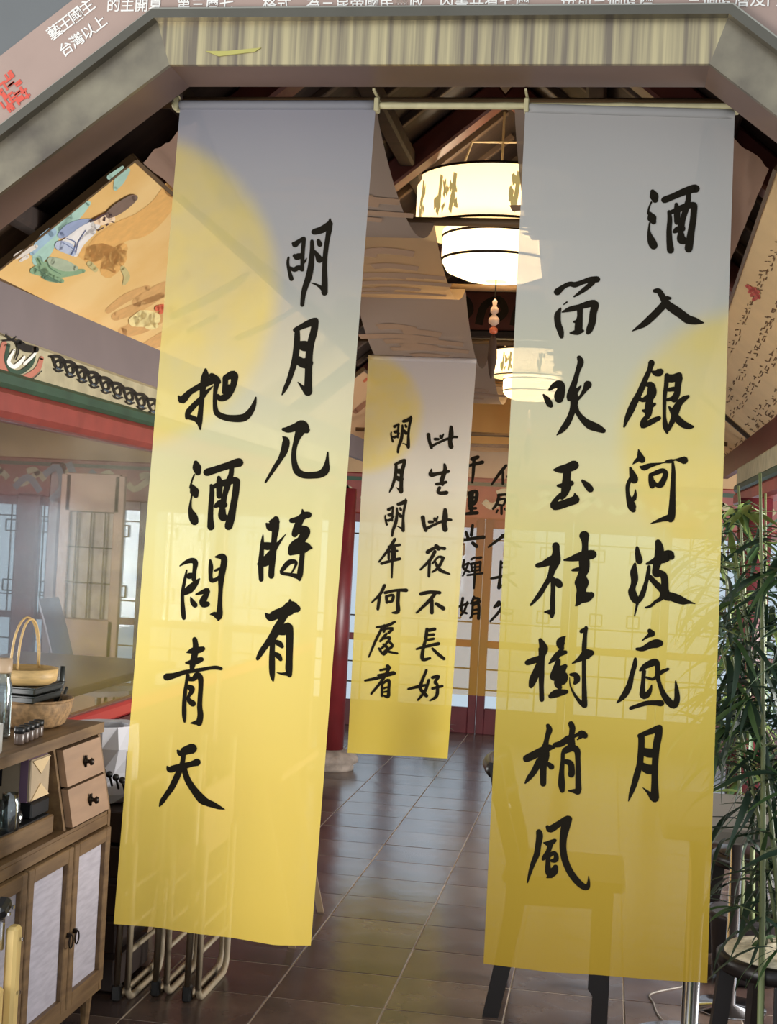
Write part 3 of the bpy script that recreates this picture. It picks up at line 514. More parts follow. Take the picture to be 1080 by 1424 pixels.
mR = cloth_mat('right_banner_cloth', GR_R_SHADED, zb, 2.6, (P(1046, 612, 3.52).x, P(1046, 612, 3.52).z, 0.335), 0.14, 0.16, (218, 194, 92))
sL = Surf(3.52, zt, 2.17, 0.014, 13.0, 0.6, -0.03, 0, -0.92)
sR = Surf(3.52, zt, 2.17, 0.010, 10.0, 2.2, -0.02, -0.03, 0.0)
banner('calligraphy_banner', sL, [(250, 152), (522, 152), (158, 1285), (432, 1315)], [(0, 0), (0.2, -2), (0.42, 1), (0.6, 1), (0.82, 5), (0.9, 3), (1, 0)], mL,
       ['ming', 'yue', 'ji', 'shi', 'you', 'ba', 'jiu', 'wen', 'qing', 'tian'], 'left front banner, grey fading to yellow, ten large black brush characters', 'long calligraphy banners hung in the gateway')
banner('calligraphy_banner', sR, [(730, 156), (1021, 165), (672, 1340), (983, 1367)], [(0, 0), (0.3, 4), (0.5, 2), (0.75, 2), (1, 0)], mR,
       ['jiu2', 'ru', 'yin', 'he', 'bo', 'di', 'yue2', 'liu', 'chui', 'yu', 'gui', 'shu', 'shao', 'feng'], 'right front banner, grey fading to yellow with shade painted in below, fourteen large black brush characters', 'long calligraphy banners hung in the gateway')
GR_M = [(0.0, (222, 216, 216)), (0.3, (228, 222, 204)), (0.5, (238, 228, 172)), (0.75, (250, 230, 120)), (1.0, (254, 228, 100))]
mM = cloth_mat('middle_banner_cloth', GR_M, 0.385, 2.38, (P(505, 575, 7.15).x, P(505, 575, 7.15).z, 0.32), 0.07, 0.5, (246, 222, 90))
sM = Surf(7.15, 2.40, 2.0, 0.012, 12, 1.0, 0.0, 0, -1)
banner('calligraphy_banner', sM, [(512, 500), (662, 505), (483, 1047), (622, 1055)], [(0, 0), (1, 0)], mM,
       ['ming_b', 'yue_b', 'ming_c', 'nian', 'he3', 'chu', 'kan', 'ci', 'sheng', 'ci_b', 'ye', 'bu', 'chang', 'hao'], 'middle banner deeper in the hall, white to yellow, two columns of small brush characters', 'long calligraphy banners hung inside the hall')
mB = cloth_mat('far_banner_cloth', [(0, (160, 148, 144)), (0.2, (190, 150, 110)), (0.5, (214, 160, 84)), (1.0, (230, 180, 60))], 0.44, 2.2, None, 0.50, 0.6)
sB = Surf(9.3, 2.2, 1.75, 0.01, 12, 1.0, 0.0, 0, -1)
banner('calligraphy_banner', sB, [(642, 621), (750, 624), (626, 965), (735, 972)], [(0, 0), (1, 0)], mB,
       ['dan', 'yuan', 'ren', 'chang2', 'jiu3', 'qian', 'li', 'gong', 'chan', 'juan'], 'farthest sheer orange banner with two columns of characters in front of the lattice doors', 'long calligraphy banners hung inside the hall')
bm = NB(); tube(bm, [(-1.74, 9.3, 2.205), (-0.53, 9.3, 2.205), (0.72, 9.3, 2.205)], 0.014, 10); o = link('banner_rod', bm, mat('brown_rod', (118, 92, 64), .5), None, True); tag(o, 'brown rod between the two side beams carrying the farthest banner', 'rod')
# rod the front banners hang on
rod = thing('bamboo_rod', (-0.45, 3.52, 2.62), 'pale bamboo rod under the steel lintel carrying the two front banners', 'rod')
a = P(240, 146, 3.52); b = P(1030, 158, 3.52); a.z = b.z = zt+0.011
bm = NB(); n = 40; tube(bm, [a+(b-a)*(i/n) for i in range(n+1)], [0.0085+(0.0012 if i % 8 == 0 else 0) for i in range(n+1)], 10); link('pole', bm, M_gold, rod, True)
for px in (246, 524, 732, 1024):
    p = P(px, 150, 3.52); bm = NB(); box(bm, (p.x, 3.52, a.z+0.0), (0.012, 0.03, 0.034), bev=0.002); box(bm, (p.x, 3.497, a.z+0.022), (0.006, 0.075, 0.005)); link('clamp', bm, M_gold, rod)
# ---------------------------------------------------------------- sagging ceiling cloths with ink landscapes
M_swag = cloth_mat('ceiling_cloth', [(0, (196, 168, 136)), (1, (196, 168, 136))], 2, 3, None, 0.06, 0.5)
M_swagL = cloth_mat('ceiling_cloth_grey', [(0, (176, 158, 146)), (1, (176, 158, 146))], 2, 3, None, 0.05, 0.4)
M_swagink = mat('faint_ink', (150, 122, 100), 0.8)
def swag(x0, x1, y0, y1, z0, z1, sag, m, label, low=0.62, seed=0):
    def f(t): 
        c = 4*t*(1-t); return z0+(z1-z0)*t-sag*(c**0.8 if t > 0 and t < 1 else 0)*(0.8+0.4*t)
    bm = NB(); NT, NX = 28, 10; g = []
    for i in range(NX+1):
        x = x0+(x1-x0)*i/NX; g.append([bm.verts.new((x, y0+(y1-y0)*(j/NT), f(j/NT))) for j in range(NT+1)])
    for i in range(NX):
        for j in range(NT): bm.faces.new((g[i][j], g[i+1][j], g[i+1][j+1], g[i][j+1]))
    t = thing('ceiling_cloth', ((x0+x1)/2, y0, z0), label, 'cloth', 'ink painted cloths sagging under the roof'); link('cloth', bm, m, t, True)
    # brushed hills on the underside
    rn = random.Random(seed); fn = lambda x, y, l: Vector((x, y, f((y-y0)/(y1-y0))-0.003-l))
    bm = NB()
    for k in range(7):
        cx = rn.uniform(min(x0, x1)+.15, max(x0, x1)-.15); cy = y0+(y1-y0)*rn.uniform(0.15, 0.6)
        brush(bm, [(cx-.09, cy, .004), (cx-.03, cy-.015, .018), (cx+.04, cy-.006, .014), (cx+.10, cy+.01, .004)], fn)
        if k % 2: brush(bm, [(cx-.2, cy+.1, .006), (cx, cy+.08, .010), (cx+.2, cy+.11, .006)], fn)
    link('ink_hills', bm, M_swagink, t)
    return t
SW = [(3.95, 5.33, 2.735, 2.715, 0.16), (5.33, 6.52, 2.705, 2.675, 0.125), (6.52, 7.95, 2.665, 2.62, 0.22), (7.95, 9.5, 2.62, 2.55, 0.2)]
nm = ['first', 'second', 'third', 'fourth']
for k, (ya, yb_, za, zb_, sg) in enumerate(SW):
    swag(-1.26, -0.73, ya+.01, yb_-.01, za, zb_, sg, M_swagL if k != 1 else M_swag, 'sagging ink-painted cloth left of the lanterns, %s bay from the gateway' % nm[k], seed=k)
    swag(-0.33, 0.20, ya+.01, yb_-.01, za, zb_, sg, M_swagL, 'sagging ink-painted cloth right of the lanterns, %s bay from the gateway' % nm[k], seed=k+9)
for i, (y, z) in enumerate([(3.95, 2.745), (5.33, 2.72), (6.52, 2.683), (7.95, 2.63), (9.5, 2.56)]):
    bm = NB(); tube(bm, [(-1.5, y, z), (-0.53, y, z), (0.44, y, z)], 0.017, 10)
    o = link('cloth_rod', bm, mat('brown_rod', (118, 92, 64), .5), None, True); tag(o, 'brown wooden rod across the roof, %s from the gateway, carrying ceiling cloths' % (nm+['fifth'])[i], 'rod', 'rods across the roof')
# cream cloth hanging over the far doors
bm = NB(); NT = 20; g = []
for i in range(NT+1):
    x = -1.42+1.76*i/NT; g.append([bm.verts.new((x, 9.75+0.05*math.sin(i*1.3), z)) for z in (2.62, 2.4, 2.12)])
for i in range(NT):
    for j in range(2): bm.faces.new((g[i][j], g[i+1][j], g[i+1][j+1], g[i][j+1]))
t = thing('cloth_valance', (-0.5, 9.75, 2.6), 'warm cream cloth valance hanging across the hall before the far doors', 'cloth')
link('cloth', bm, cloth_mat('valance_cloth', [(0, (226, 178, 112)), (1, (226, 178, 112))], 2, 3, None, 0.05, 0.6), t, True)
bm = NB(); tube(bm, [(-1.42, 9.75, 2.63), (0.34, 9.75, 2.63)], 0.015); link('rod', bm, mat('brown_rod', (118, 92, 64), .5), t)
# painted tie beam under the ridge
t = thing('tie_beam', (RX, 8.85, 2.78), 'dark painted tie beam with scrolls crossing high behind the lantern tassel', 'beam')
bm = NB(); box(bm, (RX, 8.85, 2.93), (1.9, 0.12, 0.30), bev=0.015); link('beam_body', bm, mat('tie_red', (104, 48, 38), .55, noise=.2, scale=5), t)
bm = NB(); box(bm, (RX, 8.84, 2.80), (2.0, 0.15, 0.05), bev=0.01); link('moulding', bm, M_dark, t)
bm = NB(); ft = lambda x, z, l: Vector((x, 8.787-l, z))
for k in range(8):
    x = RX-0.8+k*0.22; brush(bm, [(x, 2.86, .02), (x+.03, 2.98, .022), (x+.12, 3.02, .02), (x+.16, 2.95, .02), (x+.11, 2.90, .016), (x+.08, 2.94, .012)], ft)
link('dark_scroll', bm, M_iron, t)
M_line = cloth_mat('roof_lining_cloth', [(0, (176, 146, 130)), (1, (176, 146, 130))], 2, 3, None, 0.04, 0.3)
def lining(s, label):
    TH_ = math.radians(39.4); bm = NB(); g = []; rn = random.Random(8+s)
    for i in range(15):
        row = []
        for j in range(31):
            d = 0.59+0.0145*i; y = 4.02+j*0.1; row.append(bm.verts.new((RX+s*(1.374-d*math.cos(TH_)), y, 2.222+d*math.sin(TH_)-0.012-0.012*math.sin(y*7+i*.5)*math.sin(i*.45)+rn.uniform(-.004, .004))))
        g.append(row)
    for i in range(14):
        for j in range(30): bm.faces.new((g[i][j], g[i+1][j], g[i+1][j+1], g[i][j+1]))
    t = thing('lining_cloth', (RX+s*0.9, 5.1, 2.6), label, 'cloth'); link('cloth', bm, M_line, t, True)
lining(-1, 'wrinkled brown lining cloth under the left roof slope beside the painted board')
lining(1, 'wrinkled brown lining cloth under the right roof slope beside the written board')
# ---------------------------------------------------------------- lanterns
def shade_mat(name, rgb, s):
    m = bpy.data.materials.new(name); m.use_nodes = True; nt = m.node_tree; N = nt.nodes; L = nt.links; N.remove(N['Principled BSDF']); out = N['Material Output']
    d = N.new('ShaderNodeBsdfDiffuse'); d.inputs[0].default_value = (*lin((226, 206, 158)), 1); t = N.new('ShaderNodeBsdfTranslucent'); t.inputs[0].default_value = (*lin((255, 240, 214)), 1)
    a = N.new('ShaderNodeMixShader'); a.inputs[0].default_value = .6; L.new(d.outputs[0], a.inputs[1]); L.new(t.outputs[0], a.inputs[2])
    e = N.new('ShaderNodeEmission'); e.inputs[0].default_value = (*lin(rgb), 1); e.inputs[1].default_value = s
    ad = N.new('ShaderNodeAddShader'); L.new(a.outputs[0], ad.inputs[0]); L.new(e.outputs[0], ad.inputs[1]); L.new(ad.outputs[0], out.inputs[0]); return m
M_shade = shade_mat('lit_lantern_shade', (255, 220, 152), 0.50); M_bowl = shade_mat('lit_lantern_bowl', (255, 230, 168), 0.78)
def lantern(x, y, z, k, label):
    t = thing('drum_lantern', (x, y, z), label, 'lantern', 'drum lanterns in a row under the ridge')
    R1, R2 = 0.375*k, 0.25*k
    bm = NB(); lathe(bm, (x, y, z), [(R1, 0.20*k), (R1, 0.43*k)], 48); [bm.faces.remove(f) for f in [f for f in bm.faces if len(f.verts) > 4]]; link('upper_shade', bm, M_shade, t, True)
    for r, zz in ((R1, 0.20*k), (R1, 0.43*k), (R2, 0.075*k), (R2, 0.18*k)):
        bm = NB(); tube(bm, [(x+r*math.cos(a*PI/24), y+r*math.sin(a*PI/24), z+zz) for a in range(49)], 0.006*k, 6, False); link('shade_ring', bm, M_iron, t, True)
    bm = NB(); lathe(bm, (x, y, z), [(R1*0.98, 0.205*k), (R2*0.9, 0.21*k)], 48); [bm.faces.remove(f) for f in [f for f in bm.faces if len(f.verts) > 4]]; link('inner_diffuser', bm, M_bowl, t, True)
    bm = NB(); lathe(bm, (x, y, z), [(R2, 0.075*k), (R2, 0.21*k)], 48); [bm.faces.remove(f) for f in [f for f in bm.faces if len(f.verts) > 4]]; link('lower_shade', bm, M_bowl, t, True)
    bm = NB(); lathe(bm, (x, y, z), [(R2*0.2, -0.012*k), (R2*0.6, 0.0), (R2*0.9, 0.03*k), (R2, 0.075*k)], 48); [bm.faces.remove(f) for f in [f for f in bm.faces if len(f.verts) > 4]]
    link('bowl_diffuser', bm, M_bowl, t, True)
    # printed bamboo sprigs
    bm = NB(); rn = random.Random(4)
    fn = lambda a, zz, l: Vector((x+(R1+.002+l)*math.cos(a), y+(R1+.002+l)*math.sin(a), z+zz*k))
    for cx in (-2.62, -2.25, -2.05, -1.3, -0.9):
        for q_ in range(6):
            a = cx+rn.uniform(-.08, .08); zz = rn.uniform(.25, .38); brush(bm, [(a, zz, .001), (a+rn.uniform(-.02, .02), zz-.010, .0035), (a+rn.uniform(-.04, .04), zz-.022, .001)], fn)
        brush(bm, [(cx-.03, .225, .0015), (cx, .3, .002), (cx+.02, .39, .0015)], fn)
    tag(link('printed_bamboo', bm, mat('sprig_ink', (190, 176, 120), .8, emit=(214, 190, 120), estr=.55), t), kind='stuff')
    bm = NB(); tube(bm, [(x, y, z+0.43*k), (x, y, RZ+0.05)], 0.006, 6)
    for s in (-1, 1): tube(bm, [(x, y, z+0.62*k), (x+s*0.14, y, z+0.62*k), (x+s*0.2, y, z+0.43*k)], 0.006, 6)
    tube(bm, [(x-R1, y, z+.43*k), (x+R1, y, z+.43*k)], .006, 6); tube(bm, [(x, y-R1, z+.43*k), (x, y+R1, z+.43*k)], .006, 6)
    link('suspension', bm, M_tan, t)
    bm = NB(); tube(bm, [(x, y, z), (x, y, z-0.09*k)], 0.003, 6); link('cord', bm, M_iron, t)
    bm = NB(); z1 = z-0.09*k; lathe(bm, (x, y, z1), [(0.003, 0), (0.012*k, -0.012), (0.008*k, -0.03), (0.018*k, -0.045), (0.018*k, -0.06), (0.008*k, -0.07), (0.024*k, -0.09), (0.024*k, -0.108), (0.006, -0.122)], 20); link('gourd', bm, mat('pale_gourd', (212, 176, 150), .35), t, True)
    bm = NB(); lathe(bm, (x, y, z1-0.122), [(0.004, 0), (0.018, -0.012), (0.018, -0.03), (0.004, -0.038)], 16); link('red_bead', bm, mat('red_bead', (196, 96, 60), .35), t, True)
    bm = NB(); lathe(bm, (x, y, z1-0.16), [(0.006, 0), (0.016, -0.03), (0.02, -0.11), (0.012, -0.17), (0.003, -0.2)], 14, lambda a, z_: 1+.1*math.cos(a*7)); link('tassel', bm, mat('dark_tassel', (58, 36, 24), .8), t, True)
    l = bpy.data.lights.new('lantern_bulb', 'POINT'); l.energy = 15*k; l.color = (1.0, 0.84, 0.60); l.shadow_soft_size = 0.07
    o = bpy.data.objects.new('lantern_bulb', l); COL.objects.link(o); o.location = (x, y, z+0.22*k); o.parent = t; o.matrix_parent_inverse = t.matrix_world.inverted()
    return t
lantern(-0.565, 6.25, 2.675, 1.0, 'large glowing drum lantern with bamboo print, nearest, between the front banners')
lantern(-0.565, 9.15, 2.43, 0.72, 'smaller glowing drum lantern farther back, below the tassel of the first')
# ---------------------------------------------------------------- painted boards fixed under the roof slopes
TH = math.radians(39.4)
pL0 = Vector((-1.904, 4, 2.228)); nL = Vector((math.sin(TH), 0, -math.cos(TH)))
uR = PPL(1078, 235, Vector((0.405, 4, 2.579)), Vector((0, 1, 0))); pR0 = Vector((0.405, 4, 2.579)); nR = Vector((-math.sin(TH), 0, -math.cos(TH)))
def fnPL(px, py, l): p = PPL(px, py, pL0, nL); return p+nL*l
def fnPR(px, py, l): p = PPL(px, py, pR0, nR); return p+nR*l
def board(pts, nrm, m, label, name='painted_board'):
    c = sum((Vector(p) for p in pts), Vector())/len(pts); t = thing(name, c, label, 'board')
    bm = NB(); prism(bm, pts, -nrm*0.018); link('panel', bm, m, t)
    bm = NB()
    for a, b in zip(pts, pts[1:]+pts[:1]): beam(bm, Vector(a)-nrm*0.008, Vector(b)-nrm*0.008, 0.012, 0.024, up=nrm)
    link('edge_frame', bm, mat('board_edge', (98, 74, 46), .5), t); return t
SLD = Vector((math.cos(TH), 0, math.sin(TH)))
def lb(y, dn): return pL0+Vector((-(y-4)*0.02, y-4, -(y-4)*0.0165))+SLD*dn
M_art = mat('gold_silk', (242, 206, 142), 0.7, scale=3, rgb2=(234, 190, 118))
b1 = board([lb(4.0, 0), lb(4.0, .567), lb(8.0, .567), lb(8.0, 0)], nL, M_art, 'left sloping board painted with a seated robed man in a tall hat')
b2 = board([lb(8.5, 0), lb(8.5, .567), lb(10.7, .567), lb(10.7, 0)], nL, mat('peach_silk', (222, 178, 132), .7), 'second sloping painted board seen beyond the left banner')
def art(pts, rgb, name, lift, par=b1, f=fnPL):
    bm = NB(); q = [(x, y) for x, y in pts]; patch(bm, q, f, lift); link(name, bm, mat('paint_%d_%d_%d' % rgb, tuple(min(255, v+14) for v in rgb), 0.75, noise=.06, scale=30), par)
def artb(strokes, rgb, name, lift, par=b1, f=fnPL):
    bm = NB(); [brush(bm, s, f, lift) for s in strokes]; link(name, bm, mat('paint_%d_%d_%d' % rgb, tuple(min(255, v+14) for v in rgb), 0.75, noise=.06, scale=30), par)
artb([[(240, 262, 26), (222, 290, 30), (196, 312, 34), (168, 322, 30), (145, 340, 34), (130, 352, 26)], [(118, 352, 20), (140, 356, 36), (165, 358, 24)], [(150, 375, 24), (158, 362, 30), (170, 345, 16)]], (218, 166, 92), 'ochre_cloud', 0.001)
artb([[(190, 420, 14), (215, 408, 20), (240, 396, 18), (262, 380, 12)], [(160, 440, 12), (190, 428, 14), (225, 410, 8)], [(170, 462, 14), (200, 452, 20), (240, 430, 14)], [(198, 484, 12), (230, 468, 18), (262, 444, 12)], [(150, 432, 8), (175, 414, 12), (205, 400, 8)]], (206, 158, 96), 'ochre_cloud', 0.001)
artb([[(98, 300, 8), (75, 325, 18), (60, 345, 26), (52, 362, 16)], [(122, 282, 8), (104, 300, 14), (84, 318, 10)], [(178, 236, 6), (166, 250, 14), (160, 262, 6)], [(170, 232, 4), (152, 246, 8)]], (160, 196, 184), 'turquoise_wash', 0.0015)
artb([[(72, 322, 14), (58, 334, 14), (44, 352, 6)]], (150, 180, 200), 'turquoise_wash', 0.0018)
artb([[(22, 356, 8), (34, 350, 9), (50, 342, 5)], [(28, 362, 4), (38, 356, 5)]], (216, 206, 196), 'white_cloud', 0.002)
artb([[(46, 376, 10), (62, 374, 22), (82, 376, 20), (100, 378, 10), (116, 376, 5)], [(52, 360, 6), (58, 372, 10), (66, 384, 12), (86, 390, 6)]], (128, 160, 124), 'green_rock', 0.002)
artb([[(70, 362, 12), (88, 368, 16), (104, 372, 8)]], (164, 176, 150), 'green_rock', 0.003)
artb([[(60, 384, 5), (78, 390, 4)], [(52, 358, 1.2), (56, 366, 1.2)], [(64, 360, 1.2), (70, 372, 1.2), (84, 380, 1)], [(48, 372, 1.2), (62, 380, 1.2), (84, 392, 1.2)]], (84, 116, 92), 'rock_outline', 0.004)
artb([[(124, 366, 8), (132, 374, 8)], [(170, 372, 7), (176, 384, 9), (172, 394, 5)]], (190, 176, 120), 'moss_tuft', 0.002)
artb([[(84, 326, 10), (96, 318, 16), (112, 312, 16), (126, 308, 10)]], (140, 154, 188), 'blue_robe', 0.003)
artb([[(88, 340, 14), (100, 332, 16), (118, 318, 14), (132, 312, 14)], [(104, 352, 8), (112, 336, 10), (128, 320, 10)]], (226, 222, 220), 'white_robe', 0.004)
artb([[(82, 340, 14), (94, 344, 16), (100, 350, 10)]], (176, 186, 210), 'white_robe', 0.0045)
artb([[(92, 330, 1.5), (104, 336, 1.5), (98, 352, 1.5)], [(118, 318, 1), (108, 334, 1.2), (104, 350, 1)], [(84, 334, 1), (94, 340, 1.2), (100, 344, 1)]], (92, 106, 150), 'robe_fold', 0.006)
artb([[(134, 306, 10), (142, 304, 15), (150, 302, 15), (154, 303, 11)]], (238, 208, 176), 'face', 0.005)
artb([[(150, 297, 10), (160, 290, 15), (172, 282, 15), (182, 275, 12), (186, 273, 9)]], (112, 90, 78), 'tall_hat', 0.006)
artb([[(124, 306, 2), (134, 301, 3), (146, 294, 2)], [(143, 304, 3), (144, 300, 2)], [(150, 299, 1.6), (153, 296, 1.4)], [(146, 311, 2), (149, 309, 1.6)], [(154, 306, 1.4), (157, 307, 1.2)], [(134, 318, 2), (142, 314, 1.5)]], (70, 48, 50), 'face_line', 0.0075)
artb([[(186, 446, 16), (200, 442, 24), (214, 442, 18)], [(196, 436, 12), (206, 450, 14), (216, 452, 8)]], (236, 216, 150), 'white_blossom', 0.003)
artb([[(218, 428, 8), (226, 426, 8)], [(222, 434, 4), (228, 430, 4)]], (214, 100, 66), 'red_flower', 0.004)
artb([[(240, 440, 10), (290, 415, 12), (325, 395, 12), (345, 380, 6)], [(262, 460, 6), (300, 440, 8)], [(330, 470, 8), (372, 452, 8), (410, 430, 6)]], (150, 140, 90), 'brown_branch', 0.002)
artb([[(494, 572, 7), (506, 562, 7), (514, 556, 5)]], (150, 96, 62), 'ink_bough', 0.002, b2)
artb([[(492, 630, 4), (502, 622, 5), (510, 616, 3)], [(506, 530, 3), (512, 526, 4), (518, 530, 2)]], (196, 92, 52), 'red_bough', 0.002, b2)
# right boards covered in columns of small writing
SRD = Vector((-math.cos(TH), 0, math.sin(TH)))
endR = fnPR(1010, 577, 0); yE = endR.y
def rb_(y, dn): return pR0+Vector(((y-4)*0.02, y-4, -(y-4)*0.0165))-SRD*dn
M_parch = mat('parchment_board', (232, 200, 150), 0.7, noise=.05, scale=4)
b3 = board([rb_(4.0, 0), rb_(yE, 0), rb_(yE, .60), rb_(4.0, .60)], nR, M_parch, 'right sloping cream board with columns of small brown writing and a red seal', 'written_board')
b4 = board([rb_(yE+.05, 0), rb_(10.72, 0), rb_(10.72, .63), rb_(yE+.05, .63)], nR, M_parch, 'second right sloping board of brown writing beyond the dark joint bar', 'written_board')
bm = NB(); bar = [rb_(yE+.02, -.02), rb_(yE+.02, .80)]; beam(bm, bar[0]+nR*.012, bar[1]+nR*.012, .03, .03, up=nR); o = link('joint_bar', bm, M_iron); tag(o, 'dark bar crossing the joint between the two written boards on the right', 'bar')
rw = random.Random(21); bmw = NB(); bmw2 = NB()
for (xa, ya, xb, yb2) in [(1084, 340, 1012, 494), (1084, 424, 1006, 566), (1084, 486, 1008, 590), (1084, 545, 1024, 604), (1076, 574, 1006, 640), (1084, 280, 1022, 400)][:5]:
    n = int(math.hypot(xb-xa, yb2-ya)/9.5)
    for k in range(n):
        t = k/n; cx = xa+(xb-xa)*t; cy = ya+(yb2-ya)*t; s = 1-0.35*t; dx, dy = (xb-xa), (yb2-ya); l = math.hypot(dx, dy); dx /= l; dy /= l
        for q_ in range(5):
            u_ = rw.uniform(-4, 4)*s; v_ = rw.uniform(-7, 7)*s; a_ = rw.choice([0, 1]); L_ = rw.uniform(2, 5)*s
            p1 = (cx+dx*u_-dy*v_, cy+dy*u_+dx*v_); p2 = (p1[0]+(dx if a_ else -dy)*L_, p1[1]+(dy if a_ else dx)*L_+1)
            brush(bmw, [(p1[0], p1[1], 1.4*s), (p2[0], p2[1], 1.7*s)], fnPR, 0.002)
link('written_columns', bmw, mat('brown_writing', (128, 96, 62), .8), b3)
bm = NB(); [brush(bm, s, fnPR, .003) for s in [[(1039, 397, 5), (1046, 402, 6)], [(1042, 405, 5), (1050, 401, 5)], [(1045, 410, 5), (1054, 405, 6)], [(1048, 416, 5), (1055, 411, 5)], [(1047, 400, 3), (1056, 414, 3)]]]; link('red_seal', bm, M_redink, b3)
# ---------------------------------------------------------------- sideboard on the left
CX, CB, CY0, CY1, CT = -1.437, -1.765, 2.75, 4.02, 0.888
cab = thing('sideboard', ((CX+CB)/2, (CY0+CY1)/2, 0), 'brown wooden sideboard with cloth-panelled doors and two small drawers', 'cabinet')
bm = NB(); prism(bm, [(-1.475, CY0, CT-.025), (-1.475, CY1+.01, CT-.025), (CB, CY1+.01, CT-.025), (CB, CY0, CT-.025)], (0, 0, .03)); link('worktop', bm, M_wood, cab)
def slantx(z): return -1.485+(CT-z)/(CT-0.63)*0.05          # the upper front leans back towards the top
bm = NB()
box(bm, (-1.58, (CY0+CY1)/2, 0.625), (0.28, CY1-CY0, 0.02)); box(bm, (-1.58, (CY0+CY1)/2, 0.11), (0.28, CY1-CY0, 0.02)); box(bm, (CB+.01, (CY0+CY1)/2, .49), (0.015, CY1-CY0, .76))
prism(bm, [(CX, CY1-.02, .1), (CX, CY1-.02, .63), (-1.483, CY1-.02, CT-.03), (CB, CY1-.02, CT-.03), (CB, CY1-.02, .1)], (0, .02, 0))
prism(bm, [(CX, CY0, .1), (CX, CY0, .63), (-1.483, CY0, CT-.03), (CB, CY0, CT-.03), (CB, CY0, .1)], (0, .02, 0))
prism(bm, [(-1.45, 3.69, .63), (-1.495, 3.69, CT-.03), (CB, 3.69, CT-.03), (CB, 3.69, .63)], (0, .015, 0))
box(bm, (CX-.012, (CY0+CY1)/2, .61), (.022, CY1-CY0, .03)); box(bm, (CX-.012, (CY0+CY1)/2, .115), (.022, CY1-CY0, .03))
link('carcass', bm, M_wood, cab)
bm = NB(); box(bm, (CB+.03, 3.2, .75), (.01, .95, .22)); link('niche_back', bm, M_dark, cab)
yy = [2.78, 3.09, 3.40, 3.71, 4.0]
for k in range(4):
    a, b = yy[k]+.004, yy[k+1]-.004; d0, d1 = .135, .592
    bm = NB()
    for (y_, z_, sy, sz) in (((a+.018), (d0+d1)/2, .036, d1-d0), ((b-.018), (d0+d1)/2, .036, d1-d0), ((a+b)/2, d0+.02, b-a-.07, .04), ((a+b)/2, d1-.02, b-a-.07, .04)): box(bm, (CX+.004, y_, z_), (.02, sy, sz), bev=.003)
    dr = link('door', bm, M_wood, cab)
    bm = NB(); box(bm, (CX-.004, (a+b)/2, (d0+d1)/2), (.006, b-a-.068, d1-d0-.075)); link('cloth_panel', bm, M_pale, dr)
    ey = b-.018 if k % 2 == 0 else a+.018
    bm = NB(); tube(bm, [(CX+.026, ey+.014*math.cos(t*PI/8), .335+.018*math.sin(t*PI/8)) for t in range(17)], .0022, 6, False); box(bm, (CX+.018, ey, .352), (.012, .01, .012)); link('ring_pull', bm, M_iron, dr)
for z0, z1 in ((.642, .745), (.752, .853)):
    x0, x1 = slantx(z0)+.004, slantx(z1)+.004
    bm = NB(); prism(bm, [(x0, 3.71, z0), (x1, 3.71, z1), (x1, 3.995, z1), (x0, 3.995, z0)], (-.02, 0, 0)); dr = link('drawer', bm, M_wood2, cab)
    xm = (x0+x1)/2; zm = (z0+z1)/2
    bm = NB(); lathe(bm, (0, 0, 0), [(.012, 0), (.012, .004), (.006, .006), (.006, .014), (.011, .018), (.009, .024), (0, .026)], 14)
    bmesh.ops.transform(bm, matrix=Matrix.Translation((xm+.002, 3.855, zm)) @ Matrix.Rotation(PI/2, 4, 'Y'), verts=bm.verts); box(bm, (xm+.004, 3.855, zm), (.004, .012, .034)); link('knob', bm, M_iron, dr, True)
for x, y in ((-1.46, 3.96), (-1.70, 3.96), (-1.46, 2.82), (-1.70, 2.82)):
    bm = NB(); tube(bm, [(x, y, .10), (x, y, 0)], [.018, .011], 10); link('leg', bm, M_wood, cab)
# things in the niche
t = thing('serving_tray', (-1.57, 3.3, .636), 'deep dark wooden tray under the kraft box in the sideboard niche', 'tray')
bm = NB(); box(bm, (-1.59, 3.28, .663), (.25, .74, .052), bev=.004); link('tray_body', bm, M_wood, t)
bm = NB(); box(bm, (-1.59, 3.28, .6905), (.23, .71, .003)); link('black_lining', bm, M_black, t)
t = thing('black_block', (-1.59, 3.60, .692), 'flat black stand between the wooden tray and the kraft box', 'stand')
bm = NB(); box(bm, (-1.59, 3.60, .713), (.21, .12, .042), bev=.004); link('stand_body', bm, M_black, t)
bx_ = thing('kraft_box', (-1.58, 3.61, .735), 'kraft paper box with a mauve band and folded end facing the aisle, in the niche', 'box')
bm = NB(); box(bm, (-1.60, 3.605, .793), (.215, .125, .112), bev=.003); link('box_body', bm, mat('kraft_paper', (170, 150, 122), .8, noise=.05), bx_)
bm = NB(); box(bm, (-1.512, 3.605, .793), (.022, .128, .115)); link('mauve_band', bm, mat('mauve_print', (120, 92, 112), .7), bx_)
bm = NB(); box(bm, (-1.585, 3.541, .80), (.022, .004, .05)); link('dark_window', bm, M_black, bx_)
e = Vector((-1.4925, 3.605, .793)); bm = NB()
prism(bm, [e+Vector((0, -.06, .053)), e+Vector((0, .06, .053)), e+Vector((0, 0, .012))], (.003, 0, 0)); prism(bm, [e+Vector((0, -.06, -.053)), e+Vector((0, .06, -.053)), e+Vector((0, 0, -.014))], (.003, 0, 0)); link('folded_flap', bm, mat('kraft_flap', (206, 180, 138), .8), bx_)
